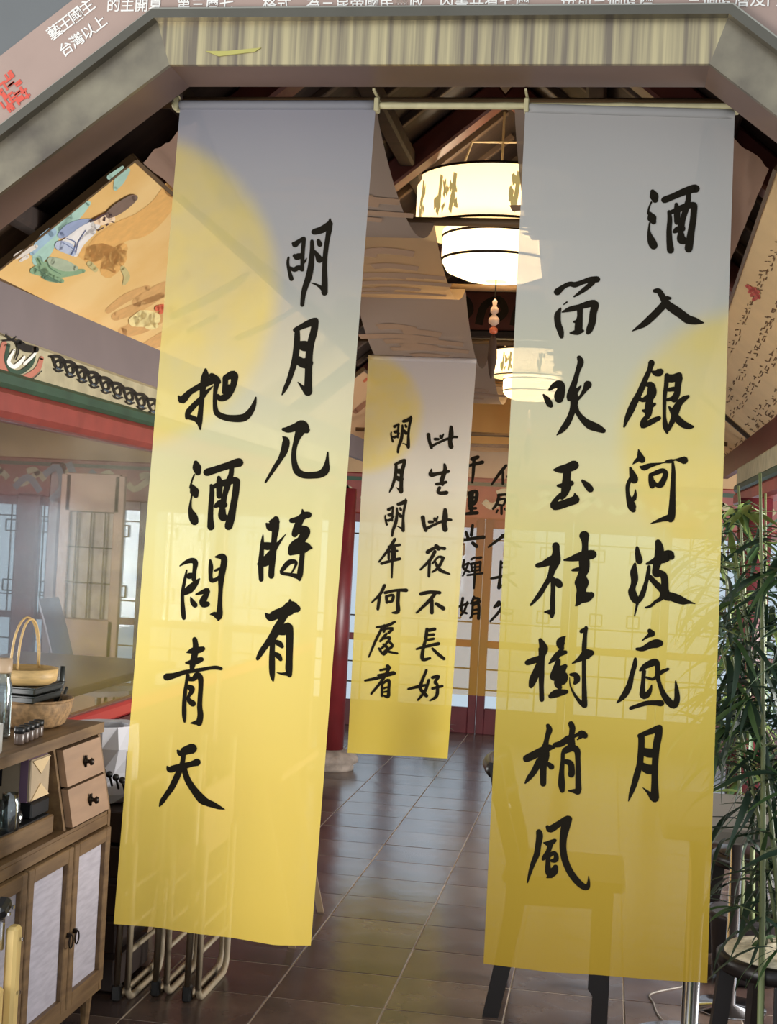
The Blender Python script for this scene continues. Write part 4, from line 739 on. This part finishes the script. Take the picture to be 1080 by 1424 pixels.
def glassjar(x, y, z, r, h, label, name='glass_jar', lid=None, grp=None):
    t = thing(name, (x, y, z), label, 'jar', grp)
    bm = NB(); lathe(bm, (x, y, z), [(r*.9, .001), (r, .006), (r, h*.75), (r*.8, h*.85), (r*.8, h), (r*.74, h), (r*.74, h*.84), (r*.94, h*.74), (r*.94, .01), (0, .008)], 20); link('body', bm, M_jar, t, True)
    if lid: bm = NB(); lathe(bm, (x, y, z), [(r*.86, h*.93), (r*.9, h*.95), (r*.9, h*1.13), (0, h*1.14)], 20); link('lid', bm, lid, t, True)
    return t
glassjar(-1.485, 3.40, .6925, .026, .095, 'small clear glass carafe standing on the tray in the sideboard niche', 'glass_carafe')
glassjar(-1.50, 3.47, .6925, .020, .035, 'low clear glass tumbler beside the carafe on the tray', 'glass_tumbler')
# things on the worktop
zt_ = CT+.006
bk = thing('woven_basket', (-1.635, 3.85, zt_), 'oval woven rattan basket holding black trays on the sideboard', 'basket')
M_rat = mat('rattan', (140, 110, 74), .7, noise=.3, scale=60, bump=.5)
bm = NB(); pr = [(.078, .001), (.09, .006)]
for k in range(13): pr.append((.092+.020*math.sin(k/12*PI/2)+.0018*(k % 2), .008+k*.0052))
pr += [(.112, .078), (.104, .078), (.09, .012), (0, .010)]
lathe(bm, (-1.635, 3.85, zt_), pr, 40, lambda a, z: 1+.0+.12*abs(math.sin(a))); link('basket_body', bm, M_rat, bk, True)
bm = NB(); tube(bm, [(-1.635+.112*(1+.12*abs(math.sin(a*PI/20)))*math.cos(a*PI/20), 3.85+.112*(1+.12*abs(math.sin(a*PI/20)))*math.sin(a*PI/20), zt_+.079) for a in range(41)], .004, 6, False); link('rim', bm, M_rat, bk, True)
for i, (z, w) in enumerate(((.088, .155), (.113, .165))):
    t = thing('black_tray', (-1.64, 3.82, zt_+z-.011), 'black lacquer tray stacked in the basket, %s' % ['lower one', 'upper one'][i], 'tray', 'black trays in the basket')
    bm = NB(); box(bm, (-1.64, 3.82, zt_+z), (w*.85, w*1.25, .020), bev=.004); box(bm, (-1.64, 3.82, zt_+z+.0105), (w*.92, w*1.33, .003)); link('tray_body', bm, mat('black_lacquer', (26, 28, 24), .35), t)
bb = thing('bamboo_basket', (-1.64, 3.80, zt_+.126), 'shallow yellow bamboo basket with a tall arched handle on top of the black trays', 'basket')
M_bam = mat('bamboo_slats', (190, 158, 104), .55, noise=.15, scale=30, stretch=(1, 1, 6))
bm = NB(); lathe(bm, (-1.64, 3.80, zt_+.127), [(.075, 0), (.092, .01), (.096, .045), (.091, .045), (.086, .012), (0, .006)], 32); link('basket_body', bm, M_bam, bb, True)
for s in (-1, 1):
    bm = NB(); tube(bm, [(-1.64, 3.80+.095*math.cos(a*PI/16), zt_+.165+.15*math.sin(a*PI/16)**.8) for a in range(17)] if s < 0 else [(-1.64+.012, 3.80+.075*math.cos(a*PI/16), zt_+.165+.146*math.sin(a*PI/16)**.8) for a in range(17)], .0035, 6); link('handle', bm, M_bam, bb, True)
t = thing('utensil', (-1.57, 3.955, zt_+.05), 'dark grey tongs standing up at the right end of the basket', 'utensil')
bm = NB(); tube(bm, [(-1.60, 3.93, zt_+.03), (-1.59, 3.96, zt_+.12), (-1.59, 3.965, zt_+.165)], [.006, .010, .007], 8); tube(bm, [(-1.585, 3.925, zt_+.03), (-1.58, 3.98, zt_+.10)], .005, 8); link('tong_arm', bm, mat('dark_grey_metal', (52, 56, 56), .4, .3), t, True)
glassjar(-1.615, 3.60, zt_, .028, .19, 'tall glass storage jar with a wooden lid at the left edge of the photo', lid=mat('jar_lid', (176, 150, 120), .5))
t = thing('white_mug', (-1.53, 3.345, zt_), 'white mug with a curved handle at the left end of the sideboard', 'mug')
bm = NB(); lathe(bm, (-1.53, 3.345, zt_), [(.033, .001), (.036, .006), (.036, .075), (.032, .075), (.031, .01), (0, .008)], 24); link('body', bm, mat('white_glaze', (214, 212, 206), .25), t, True)
bm = NB(); tube(bm, [(-1.525, 3.385+.026*math.sin(a*PI/10), zt_+.038+.026*math.cos(a*PI/10)) for a in range(11)], .0045, 8); link('handle', bm, MATS['white_glaze'], t, True)
for i in range(5):
    x, y = -1.520-.003*i, 3.515+.038*i
    t = thing('spice_bottle', (x, y, zt_), 'small dark-capped spice bottle, '+['nearest the white mug', 'second from the white mug', 'in the middle of its row', 'fourth from the mug, before the basket', 'last of its row, right against the basket'][i], 'bottle', 'spice bottles on the sideboard')
    bm = NB(); lathe(bm, (x, y, zt_), [(.013, .001), (.014, .004), (.014, .03), (.011, .034), (0, .034)], 16); link('body', bm, mat('amber_jar', (96, 80, 70), .25), t, True)
    bm = NB(); lathe(bm, (x, y, zt_), [(.0145, .029), (.0145, .046), (0, .047)], 16); link('cap', bm, M_black, t, True)
# ---------------------------------------------------------------- wooden folding chair at the left edge
t = thing('wooden_folding_chair', (-1.28, 2.95, 0), 'pale yellow wooden folding chair with black hinges against the sideboard', 'chair')
M_yw = mat('pale_yellow_wood', (214, 184, 118), .5, noise=.08, scale=6, stretch=(6, 6, 1))
c0 = P(20, 1287, 3.0); xa = c0.x
for (x, y, z1) in ((xa, 3.0, c0.z), (xa-.045, 2.93, c0.z-.035), (xa-.02, 2.66, c0.z-.03)):
    bm = NB(); box(bm, (x, y, z1/2+.001), (.028, .036, z1-.002), bev=.007); link('leg_board', bm, M_yw, t)
bm = NB(); box(bm, (xa-.02, 2.82, .40), (.028, .32, .09), bev=.006); link('seat_slat', bm, M_yw, t)
for (x, y, z) in ((xa-.02, 2.975, c0.z+.045), (xa-.04, 2.93, c0.z+.02)):
    bm = NB(); box(bm, (x, y, z), (.03, .05, .032), Matrix.Rotation(.5, 3, 'X'), bev=.008); link('hinge', bm, M_black, t)
    bm = NB(); box(bm, (x, y+.002, z-.05), (.010, .012, .09)); link('hinge_rod', bm, M_chrome, t)
bm = NB(); [box(bm, (x, y, z), (.005, .007, .007)) for x, y, z in ((xa+.001, 2.985, c0.z+.045), (xa+.001, 2.965, c0.z+.035), (xa+.018, 3.005, c0.z-.03), (xa+.018, 3.005, c0.z-.15), (xa-.025, 2.94, c0.z-.06))]; link('steel_pin', bm, M_chrome, t)
# ---------------------------------------------------------------- steel folding chairs stood on edge beyond the sideboard
def folded_chair(x, y, dy, rz, label):
    t = thing('folded_chair', (x, y, 0), label, 'chair', 'folded steel chairs beyond the sideboard')
    for k, (h, xo, w) in enumerate(((.78, 0, .40), (.50, .035, .33))):
        r = .05; pts = [(x+xo, y, h), (x+xo, y, r)]
        for a in range(5): pts.append((x+xo, y+r-r*math.cos(a*PI/8), r-r*math.sin(a*PI/8)+.010))
        pts += [(x+xo, y+w-r, .010)]
        for a in range(1, 5): pts.append((x+xo, y+w-r+r*math.sin(a*PI/8), r-r*math.cos(a*PI/8)+.010))
        pts += [(x+xo, y+w, h)]
        bm = NB(); tube(bm, pts, .0105, 8); link('frame_tube', bm, M_tan, t, True)
        for z in ((.16, .24) if k else (.33,)):
            bm = NB(); tube(bm, [(x+xo, y, z), (x+xo, y+w, z)], .008, 8); link('stretcher', bm, M_tan, t, True)
    bm = NB(); box(bm, (x+.017, y+.18, .56), (.02, .34, .22), bev=.006); link('seat', bm, mat('chair_tan_seat', (168, 138, 112), .6), t)
    for z in (.42, .45):
        bm = NB(); box(bm, (x+.02, y+.01+(z-.42), z-.02), (.035, .045, .03), Matrix.Rotation(.6, 3, 'X'), bev=.008); link('joint_cover', bm, M_black, t)
    bm = NB(); box(bm, (x, y+.004, .03), (.028, .03, .05), bev=.005); link('rubber_foot', bm, M_black, t)
    return t
folded_chair(-1.45, 4.20, 0, 0, 'folded tan steel chair closest to the sideboard end, leaning on edge')
folded_chair(-1.35, 4.28, 0, 0, 'folded tan steel chair in the middle of the three beyond the sideboard')
folded_chair(-1.24, 4.26, 0, 0, 'folded tan steel chair nearest the aisle, its loop on the open floor')
t = thing('side_table', (-1.2, 5.2, 0), 'light wooden trestle table mostly behind the left banner, one splayed leg showing', 'table')
bm = NB(); box(bm, (-1.35, 5.15, .62), (.5, .6, .03), bev=.006); link('tabletop', bm, M_wood2, t)
for a, b in (((-1.20, 4.90, .605), (-1.055, 4.93, 0)), ((-1.5, 4.90, .605), (-1.6, 4.93, 0)), ((-1.20, 5.40, .605), (-1.055, 5.43, 0)), ((-1.5, 5.40, .605), (-1.6, 5.43, 0))):
    bm = NB(); beam(bm, a, b, .03, .025); link('leg', bm, mat('leg_tan', (150, 128, 102), .5), t)
t = thing('dark_crate', (-1.58, 4.40, 0), 'dark wooden crate in shadow under the white paper bag', 'crate')
bm = NB(); [box(bm, (-1.60, 4.42, z), (.24, .34, .10), bev=.005) for z in (.06, .18, .30, .42, .53)]; link('crate_body', bm, M_dark, t)
pp = thing('paper_bag', (-1.6, 4.40, .585), 'crumpled white paper bag on a dark crate beyond the sideboard', 'bag')
bm = NB(); lathe(bm, (-1.60, 4.40, .585), [(.09, .001), (.11, .03), (.10, .10), (.115, .18), (.10, .25), (.07, .245), (.08, .15), (0, .10)], 14, lambda a, z: 1+.12*math.sin(3*a+z*19)+.06*math.sin(7*a-z*34)); link('bag_body', bm, mat('white_paper', (206, 206, 214), .7), pp)
for k in range(4):
    p = P(143+k*9, 1073+k*4, 4.22); t = thing('black_ball_catch', (p.x, p.y, p.z), 'small black ball knob, %s of the row beside the left banner edge' % ['leftmost', 'second', 'third', 'rightmost'][k], 'knob', 'black ball knobs beside the left banner')
    bm = NB(); bmesh.ops.create_uvsphere(bm, u_segments=14, v_segments=8, radius=.011, matrix=Matrix.Translation(p)); tube(bm, [p, p+Vector((0, .03, -.04))], .004, 6); link('ball', bm, M_black, t, True)
# ---------------------------------------------------------------- beyond the glass screen
t = thing('cafe_table', (-2.75, 6.6, 0), 'long brown table seen through the glass screen', 'table')
bm = NB(); box(bm, (-2.75, 6.5, .73), (.9, 1.7, .04), bev=.008); link('tabletop', bm, mat('aisle_table_wood', (150, 124, 104), .35), t)
for x in (-3.1, -2.4):
    for y in (5.8, 7.2): bm = NB(); box(bm, (x, y, .355), (.05, .05, .71)); link('leg', bm, M_blackwood, t)
t = thing('shell_chair', (-2.95, 7.9, 0), 'pale grey shell chair beyond the glass, facing the brown table', 'chair')
M_shell = mat('grey_shell', (118, 110, 120), .4)
bm = NB(); pr = [(-3.28, 1.02), (-3.22, .85), (-3.15, .62), (-3.06, .52), (-2.90, .50), (-2.70, .52)]
for i, ((x, z), (x2, z2)) in enumerate(zip(pr, pr[1:])): prism(bm, [(x, 7.75, z), (x2, 7.75, z2), (x2, 7.75, z2-.03), (x, 7.75, z-.03)], (0, .36 if i > 1 else .30, 0))
link('shell', bm, M_shell, t)
bm = NB(); tube(bm, [(-2.95, 7.93, .49), (-2.95, 7.93, .06)], .02); link('pedestal', bm, M_chrome, t)
bm = NB(); [beam(bm, (-2.95, 7.93, .05), (-2.95+.24*math.cos(a), 7.93+.24*math.sin(a), .012), .03, .02) for a in (0.4, 2, 3.5, 5.1)]; link('star_base', bm, M_chrome, t)
t = thing('lattice_screen', (-3.55, 9.0, 0), 'tan wooden screen with a pale lattice panel standing beyond the glass', 'screen')
cx_ = P(126, 760, 9.0).x; bm = NB()
for x_, z_, sx, sz in ((cx_-.19, .9, .07, 1.8), (cx_+.19, .9, .07, 1.8), (cx_, 1.68, .38, .26), (cx_, .45, .38, .75)): box(bm, (x_, 9.0, z_), (sx, .04, sz), bev=.005)
link('frame', bm, M_mist, t)
bm = NB(); box(bm, (cx_, 9.01, 1.2), (.32, .008, .74)); link('pale_panel', bm, mat('mottled_paper', (176, 164, 156), .8, scale=16, rgb2=(150, 134, 128)), t)
for k in range(6):
    bm = NB(); a = ((cx_-.16, .95+k*.12), (cx_+.16, .95+k*.12)) if k % 2 else ((cx_-.10+k*.05, .83), (cx_-.10+k*.05, 1.56)); beam(bm, (a[0][0], 8.985, a[0][1]), (a[1][0], 8.985, a[1][1]), .01, .01, up=Vector((0, 1, 0))); link('lattice_bar', bm, M_iron, t)
t = thing('ornate_post', (-3.3, 9.7, 0), 'dark carved post with scroll brackets beyond the glass screen', 'post')
x_ = P(78, 700, 9.6).x; bm = NB(); box(bm, (x_, 9.6, .95), (.09, .09, 1.9), bev=.015); link('post_shaft', bm, M_dkred, t)
bm = NB(); fo = lambda x, z, l: Vector((x, 9.54, z)); [brush(bm, s, fo) for s in [[(x_-.02, 1.62, .03), (x_+.06, 1.72, .05), (x_+.02, 1.86, .04), (x_-.08, 1.8, .03)], [(x_+.1, 1.9, .03), (x_+.2, 1.75, .05), (x_+.3, 1.85, .03)], [(x_-.3, 1.7, .03), (x_-.2, 1.78, .04), (x_-.1, 1.68, .03)]]]; link('scroll_bracket', bm, M_blueg, t)
# ---------------------------------------------------------------- chair behind the right banner
ch = thing('side_chair', (-0.13, 4.6, 0), 'black wooden side chair standing behind the right banner, legs showing under its hem', 'chair')
def leaf_poly(name, pts, y0, y1, m, par): bm = NB(); prism(bm, [(p[0], y0, p[1]) for p in pts], (0, y1-y0, 0)); return link(name, bm, m, par)
XL = P(690, 1340, 4.45).x; XR = P(838, 1360, 4.45).x
for y in (4.42, 4.80):
    leaf_poly('rear_leg', [(XL-.035, 0.002), (XL+.015, 0.002), (XL+.055, .20), (XL+.075, .38), (XL+.06, .50), (XL+.02, .64), (XL-.015, .80), (XL-.055, .80), (XL-.02, .62), (XL+.02, .48), (XL+.02, .36), (XL+.0, .20)], y, y+.035, M_blackwood, ch)
    leaf_poly('front_leg', [(XR-.03, 0.002), (XR+.02, 0.002), (XR+.02, .42), (XR-.045, .42), (XR-.045, .12), (XR-.03, .10)], y, y+.035, M_blackwood, ch)
    leaf_poly('side_rail', [(XL+.04, .36), (XR, .37), (XR, .43), (XL+.04, .42)], y+.005, y+.03, M_blackwood, ch)
bm = NB(); box(bm, ((XL+XR)/2+.03, 4.62, .44), (XR-XL+.05, .42, .03), bev=.01); link('seat', bm, M_blackwood, ch)
for z, dx in ((.77, -.035), (.66, 0)):
    bm = NB(); tube(bm, [(XL+dx-.03*math.sin(t*PI/8), 4.43+t*.0475, z) for t in range(9)], .024, 8); link('back_rail', bm, M_blackwood, ch, True)
# ---------------------------------------------------------------- grey table, chrome pedestal, stools behind the right banner's edge
tb = thing('grey_table', (0.42, 4.35, 0), 'grey-topped table on chrome pedestals behind the bamboo at the right edge', 'table')
pz = P(1000, 1150, 4.25)
bm = NB(); box(bm, (0.72, 4.52, pz.z-.02), (1.05, .62, .045), bev=.008); link('tabletop', bm, mat('grey_stone_top', (120, 116, 112), .45), tb)
xp = P(961, 1390, 4.32).x
for x in (xp, xp+.75):
    bm = NB(); lathe(bm, (x, 4.36, 0), [(.19, .002), (.19, .010), (.05, .024), (.026, .03), (.026, pz.z-.045), (0, pz.z-.044)], 28); link('pedestal', bm, M_chrome, tb, True)
xq = P(1014, 1250, 4.7).x; bm = NB(); lathe(bm, (xq+.02, 4.75, 0), [(.12, .002), (.12, .01), (.02, .02), (.02, pz.z-.045)], 20); link('pedestal', bm, M_chrome, tb, True)
def stool(c, r, h, label, seatm):
    t = thing('round_stool', (c.x, c.y, 0), label, 'stool', None)
    bm = NB(); lathe(bm, (c.x, c.y, h), [(r*.96, -.045), (r, -.03), (r, -.008), (r*.93, 0), (r*.88, 0)], 40); bm.faces.remove([f for f in bm.faces if len(f.verts) > 4][-1]); link('seat_ring', bm, M_blackwood, t, True)
    bm = NB(); lathe(bm, (c.x, c.y, h), [(r*.89, -.004), (r*.85, .010), (r*.6, .017), (0, .019)], 40); link('woven_seat', bm, seatm, t, True)
    for a in (0.25, 1.6, 2.4+.6, 4.4):
        a += .25; p = c+Vector((math.cos(a)*r*.82, math.sin(a)*r*.82, 0)); q_ = c+Vector((math.cos(a)*r*1.06, math.sin(a)*r*1.06, 0))
        bm = NB(); beam(bm, (p.x, p.y, h-.03), (q_.x, q_.y, 0.001), .042, .03, up=Vector((-math.sin(a), math.cos(a), 0))); link('leg', bm, M_blackwood, t)
    return t
c1 = P(1082, 1327, 3.95); stool(Vector((c1.x, 3.95, 0)), .165, c1.z, 'round black stool with a cream woven seat at the lower right edge', mat('cream_cane', (236, 224, 196), .7, noise=.15, scale=70, bump=.4))
c2 = P(1050, 1187, 5.4); stool(Vector((c2.x, 5.4, 0)), .16, c2.z, 'plain black round stool farther back behind the bamboo leaves', M_blackwood)
t = thing('paper_cup', (0.32, 4.5, pz.z+.003), 'white folded napkin block hanging below the grey table edge', 'napkin')
bpy.data.objects.remove(t)
bm = NB(); pts = [FL(850, 1362), FL(838, 1395, .004), FL(850, 1415, .004), FL(905, 1432, .004), FL(940, 1436, .004)]; a0 = FL(905, 1382, .004); pts = [FL(950, 1372, .004), a0, FL(908, 1395, .004), FL(915, 1412, .004), FL(935, 1432, .004), FL(960, 1450, .004)]
tube(bm, [Vector(p[:3]) for p in smooth_pts([tuple(p) for p in pts], 6)], .0035, 6); o = link('cable', bm, mat('grey_cable', (128, 120, 112), .5), None, True); tag(o, 'thin grey cable curling on the tiles beside the chrome pedestal', 'cable')
# ---------------------------------------------------------------- bamboo plants
rl = random.Random(17)
def leaf_mesh(L_, w, droop, m):
    bm = NB(); n = 5; lo = []; ro = []
    for i in range(n+1):
        t = i/n; ww = w*math.sin(PI*min(1, t*.9+.1))**.8*(1-t*.15) if i < n else 0.0004; z = -droop*t*t*L_; x = L_*t*(1-.15*droop*t)
        lo.append(bm.verts.new((x, ww/2, z+.12*ww))); ro.append(bm.verts.new((x, -ww/2, z+.12*ww)))
    md = [bm.verts.new((L_*(i/n)*(1-.15*droop*i/n), 0, -droop*(i/n)**2*L_)) for i in range(n+1)]
    for i in range(n):
        bm.faces.new((lo[i], md[i], md[i+1], lo[i+1])); bm.faces.new((md[i], ro[i], ro[i+1], md[i+1]))
    me = bpy.data.meshes.new('leaf'); bm.to_mesh(me); bm.free(); me.materials.append(m)
    for p in me.polygons: p.use_smooth = True
    return me
LV = [leaf_mesh(.15, .015, .5, M_leafA), leaf_mesh(.12, .011, .25, M_leafA), leaf_mesh(.16, .014, .7, M_leafC), leaf_mesh(.13, .012, .3, M_leafC), leaf_mesh(.12, .018, .3, M_leafB), leaf_mesh(.17, .018, .9, M_leafC)]
def bamboo(base, stalks, nleaf, label, pick, zr, pr=(.15, .27), sc=1.0, extra=0):
    t = thing('potted_bamboo', base, label, 'plant', None); base = Vector(base)
    a_, h_ = pr; bm = NB(); lathe(bm, base, [(a_*.8, .001), (a_, .02), (a_*1.13, h_*.9), (a_*1.2, h_*.93), (a_*1.2, h_), (a_*1.1, h_), (a_*1.03, h_*.8), (0, h_*.8)], 28); link('pot', bm, mat('dark_glazed_pot', (58, 54, 56), .35), t, True)
    tops = []
    for (dx, dy, tx, ty, h, r) in stalks:
        pts = []; n = 14
        for i in range(n+1):
            u = i/n; pts.append(base+Vector((dx+(tx-dx)*u**1.5, dy+(ty-dy)*u**1.5, .12+(h-.12)*u)))
        bm = NB(); tube(bm, pts, [r*(1-.6*i/n)*(1.12 if i % 2 == 0 else 1) for i in range(n+1)], 8); link('stalk', bm, M_stalk, t, True); tops.append(pts)
    left = nleaf; bmt = NB()
    while left > 0:
        pts = rl.choice(tops); u = rl.random()**.8; i = u*(len(pts)-1); k = min(int(i), len(pts)-2); p = pts[k].lerp(pts[k+1], i-k)
        if not (zr[0] < p.z < zr[1]): continue
        a = rl.uniform(0, 2*PI); ln = rl.uniform(.03, .14); e_ = p+Vector((math.cos(a)*ln, math.sin(a)*ln, rl.uniform(0, .06)))
        tube(bmt, [p, e_], [.003, .0015], 5, False)
        for q_ in range(rl.choice([3, 4, 5])):
            a2 = a+rl.uniform(-1.2, 1.2); o = bpy.data.objects.new('leaf', LV[rl.choice(pick)]); COL.objects.link(o); o.parent = t; o.matrix_parent_inverse = t.matrix_world.inverted()
            s = rl.uniform(.8, 1.2)*sc; yy_ = e_.y+math.sin(a2)*.15*s
            if yy_ < 3.62: a2 = abs(a2 % (2*PI)); a2 = a2 if math.sin(a2) > 0 else -a2
            o.matrix_basis = Matrix.Translation(e_+Vector((rl.uniform(-.01, .01), rl.uniform(-.01, .01), rl.uniform(-.01, .01)))) @ Matrix.Rotation(a2, 4, 'Z') @ Matrix.Rotation(rl.uniform(-.5, .7), 4, 'Y') @ Matrix.Rotation(rl.uniform(-.6, .6), 4, 'X') @ Matrix.Scale(s, 4)
            left -= 1
    tag(link('twigs', bmt, M_stalk, t), kind='stuff')
    if extra:                                                   # the rest of the foliage, past the limit for single leaves
        bms = NB()
        for _ in range(extra):
            pts = rl.choice(tops); k = rl.randrange(3, len(pts)-1); p = pts[k]
            if not (zr[0]+.1 < p.z < zr[1]): continue
            a = rl.uniform(0, 2*PI); o = LV[rl.choice(pick)]; n0 = len(bms.verts); bms.from_mesh(o); bms.verts.ensure_lookup_table()
            if p.y+math.sin(a)*.2 < 3.66: a = abs(math.atan2(math.sin(a), math.cos(a)))
            T = Matrix.Translation(p+Vector((rl.uniform(-.10, .10), rl.uniform(-.02, .12), rl.uniform(-.06, .06)))) @ Matrix.Rotation(a, 4, 'Z') @ Matrix.Rotation(rl.uniform(-.4, .8), 4, 'Y') @ Matrix.Rotation(rl.uniform(-.6, .6), 4, 'X') @ Matrix.Scale(rl.uniform(.7, 1.2)*sc, 4)
            bmesh.ops.transform(bms, matrix=T, verts=bms.verts[n0:])
        tag(link('foliage', bms, M_leafC, t, True), kind='stuff')
    return t
bamboo((0.50, 3.78, 0), [(-.05, 0, -.11, .10, 1.72, .009), (.02, .02, -.16, .16, 1.5, .008), (.05, 0, -.05, .06, 1.6, .007), (.03, .04, -.19, .14, 1.25, .007), (.06, .03, .04, .12, 1.8, .007)], 290, 'tall dark green bamboo in a low pot, nearest, right of the right banner', [0, 1, 2, 3, 1, 3, 1, 5], (.42, 1.60), (.085, .15), 1.15, 420)
bamboo((0.56, 5.10, 0), [(0, 0, -.12, 0, 1.74, .010), (-.03, .04, -.18, .08, 1.70, .009), (.03, .03, -.02, .05, 1.72, .009)], 230, 'paler yellow-green bamboo behind the tall dark one, reaching the painted beam', [0, 4, 4, 1, 4, 3], (.6, 1.66), (.13, .24), 1.3, 200)
bamboo((1.05, 5.25, 0), [(0, 0, -.12, 0, 1.9, .012), (-.02, .04, -.22, .05, 1.7, .010), (.03, .03, .1, .05, 1.5, .010)], 200, 'bamboo at the far right edge whose leaves cross the lattice window', [0, 2, 3, 1, 5], (.35, 1.8), (.15, .27), 1.2)
t = thing('potted_plant', (-1.16, 9.9, 0), 'small green leafy plant in a pot at the hem of the middle banner', 'plant')
bm = NB(); lathe(bm, (-1.16, 9.9, 0), [(.06, .001), (.09, .12), (.08, .12), (0, .1)], 20); link('pot', bm, mat('pale_pot', (150, 150, 140), .5), t, True)
for k in range(26):
    o = bpy.data.objects.new('leaf', LV[rl.choice([0, 4, 1])]); COL.objects.link(o); o.parent = t; o.matrix_parent_inverse = t.matrix_world.inverted()
    o.matrix_basis = Matrix.Translation((-1.16, 9.9, .11+rl.uniform(0, .10))) @ Matrix.Rotation(rl.uniform(0, 6.28), 4, 'Z') @ Matrix.Rotation(rl.uniform(-1.2, -.2), 4, 'Y')
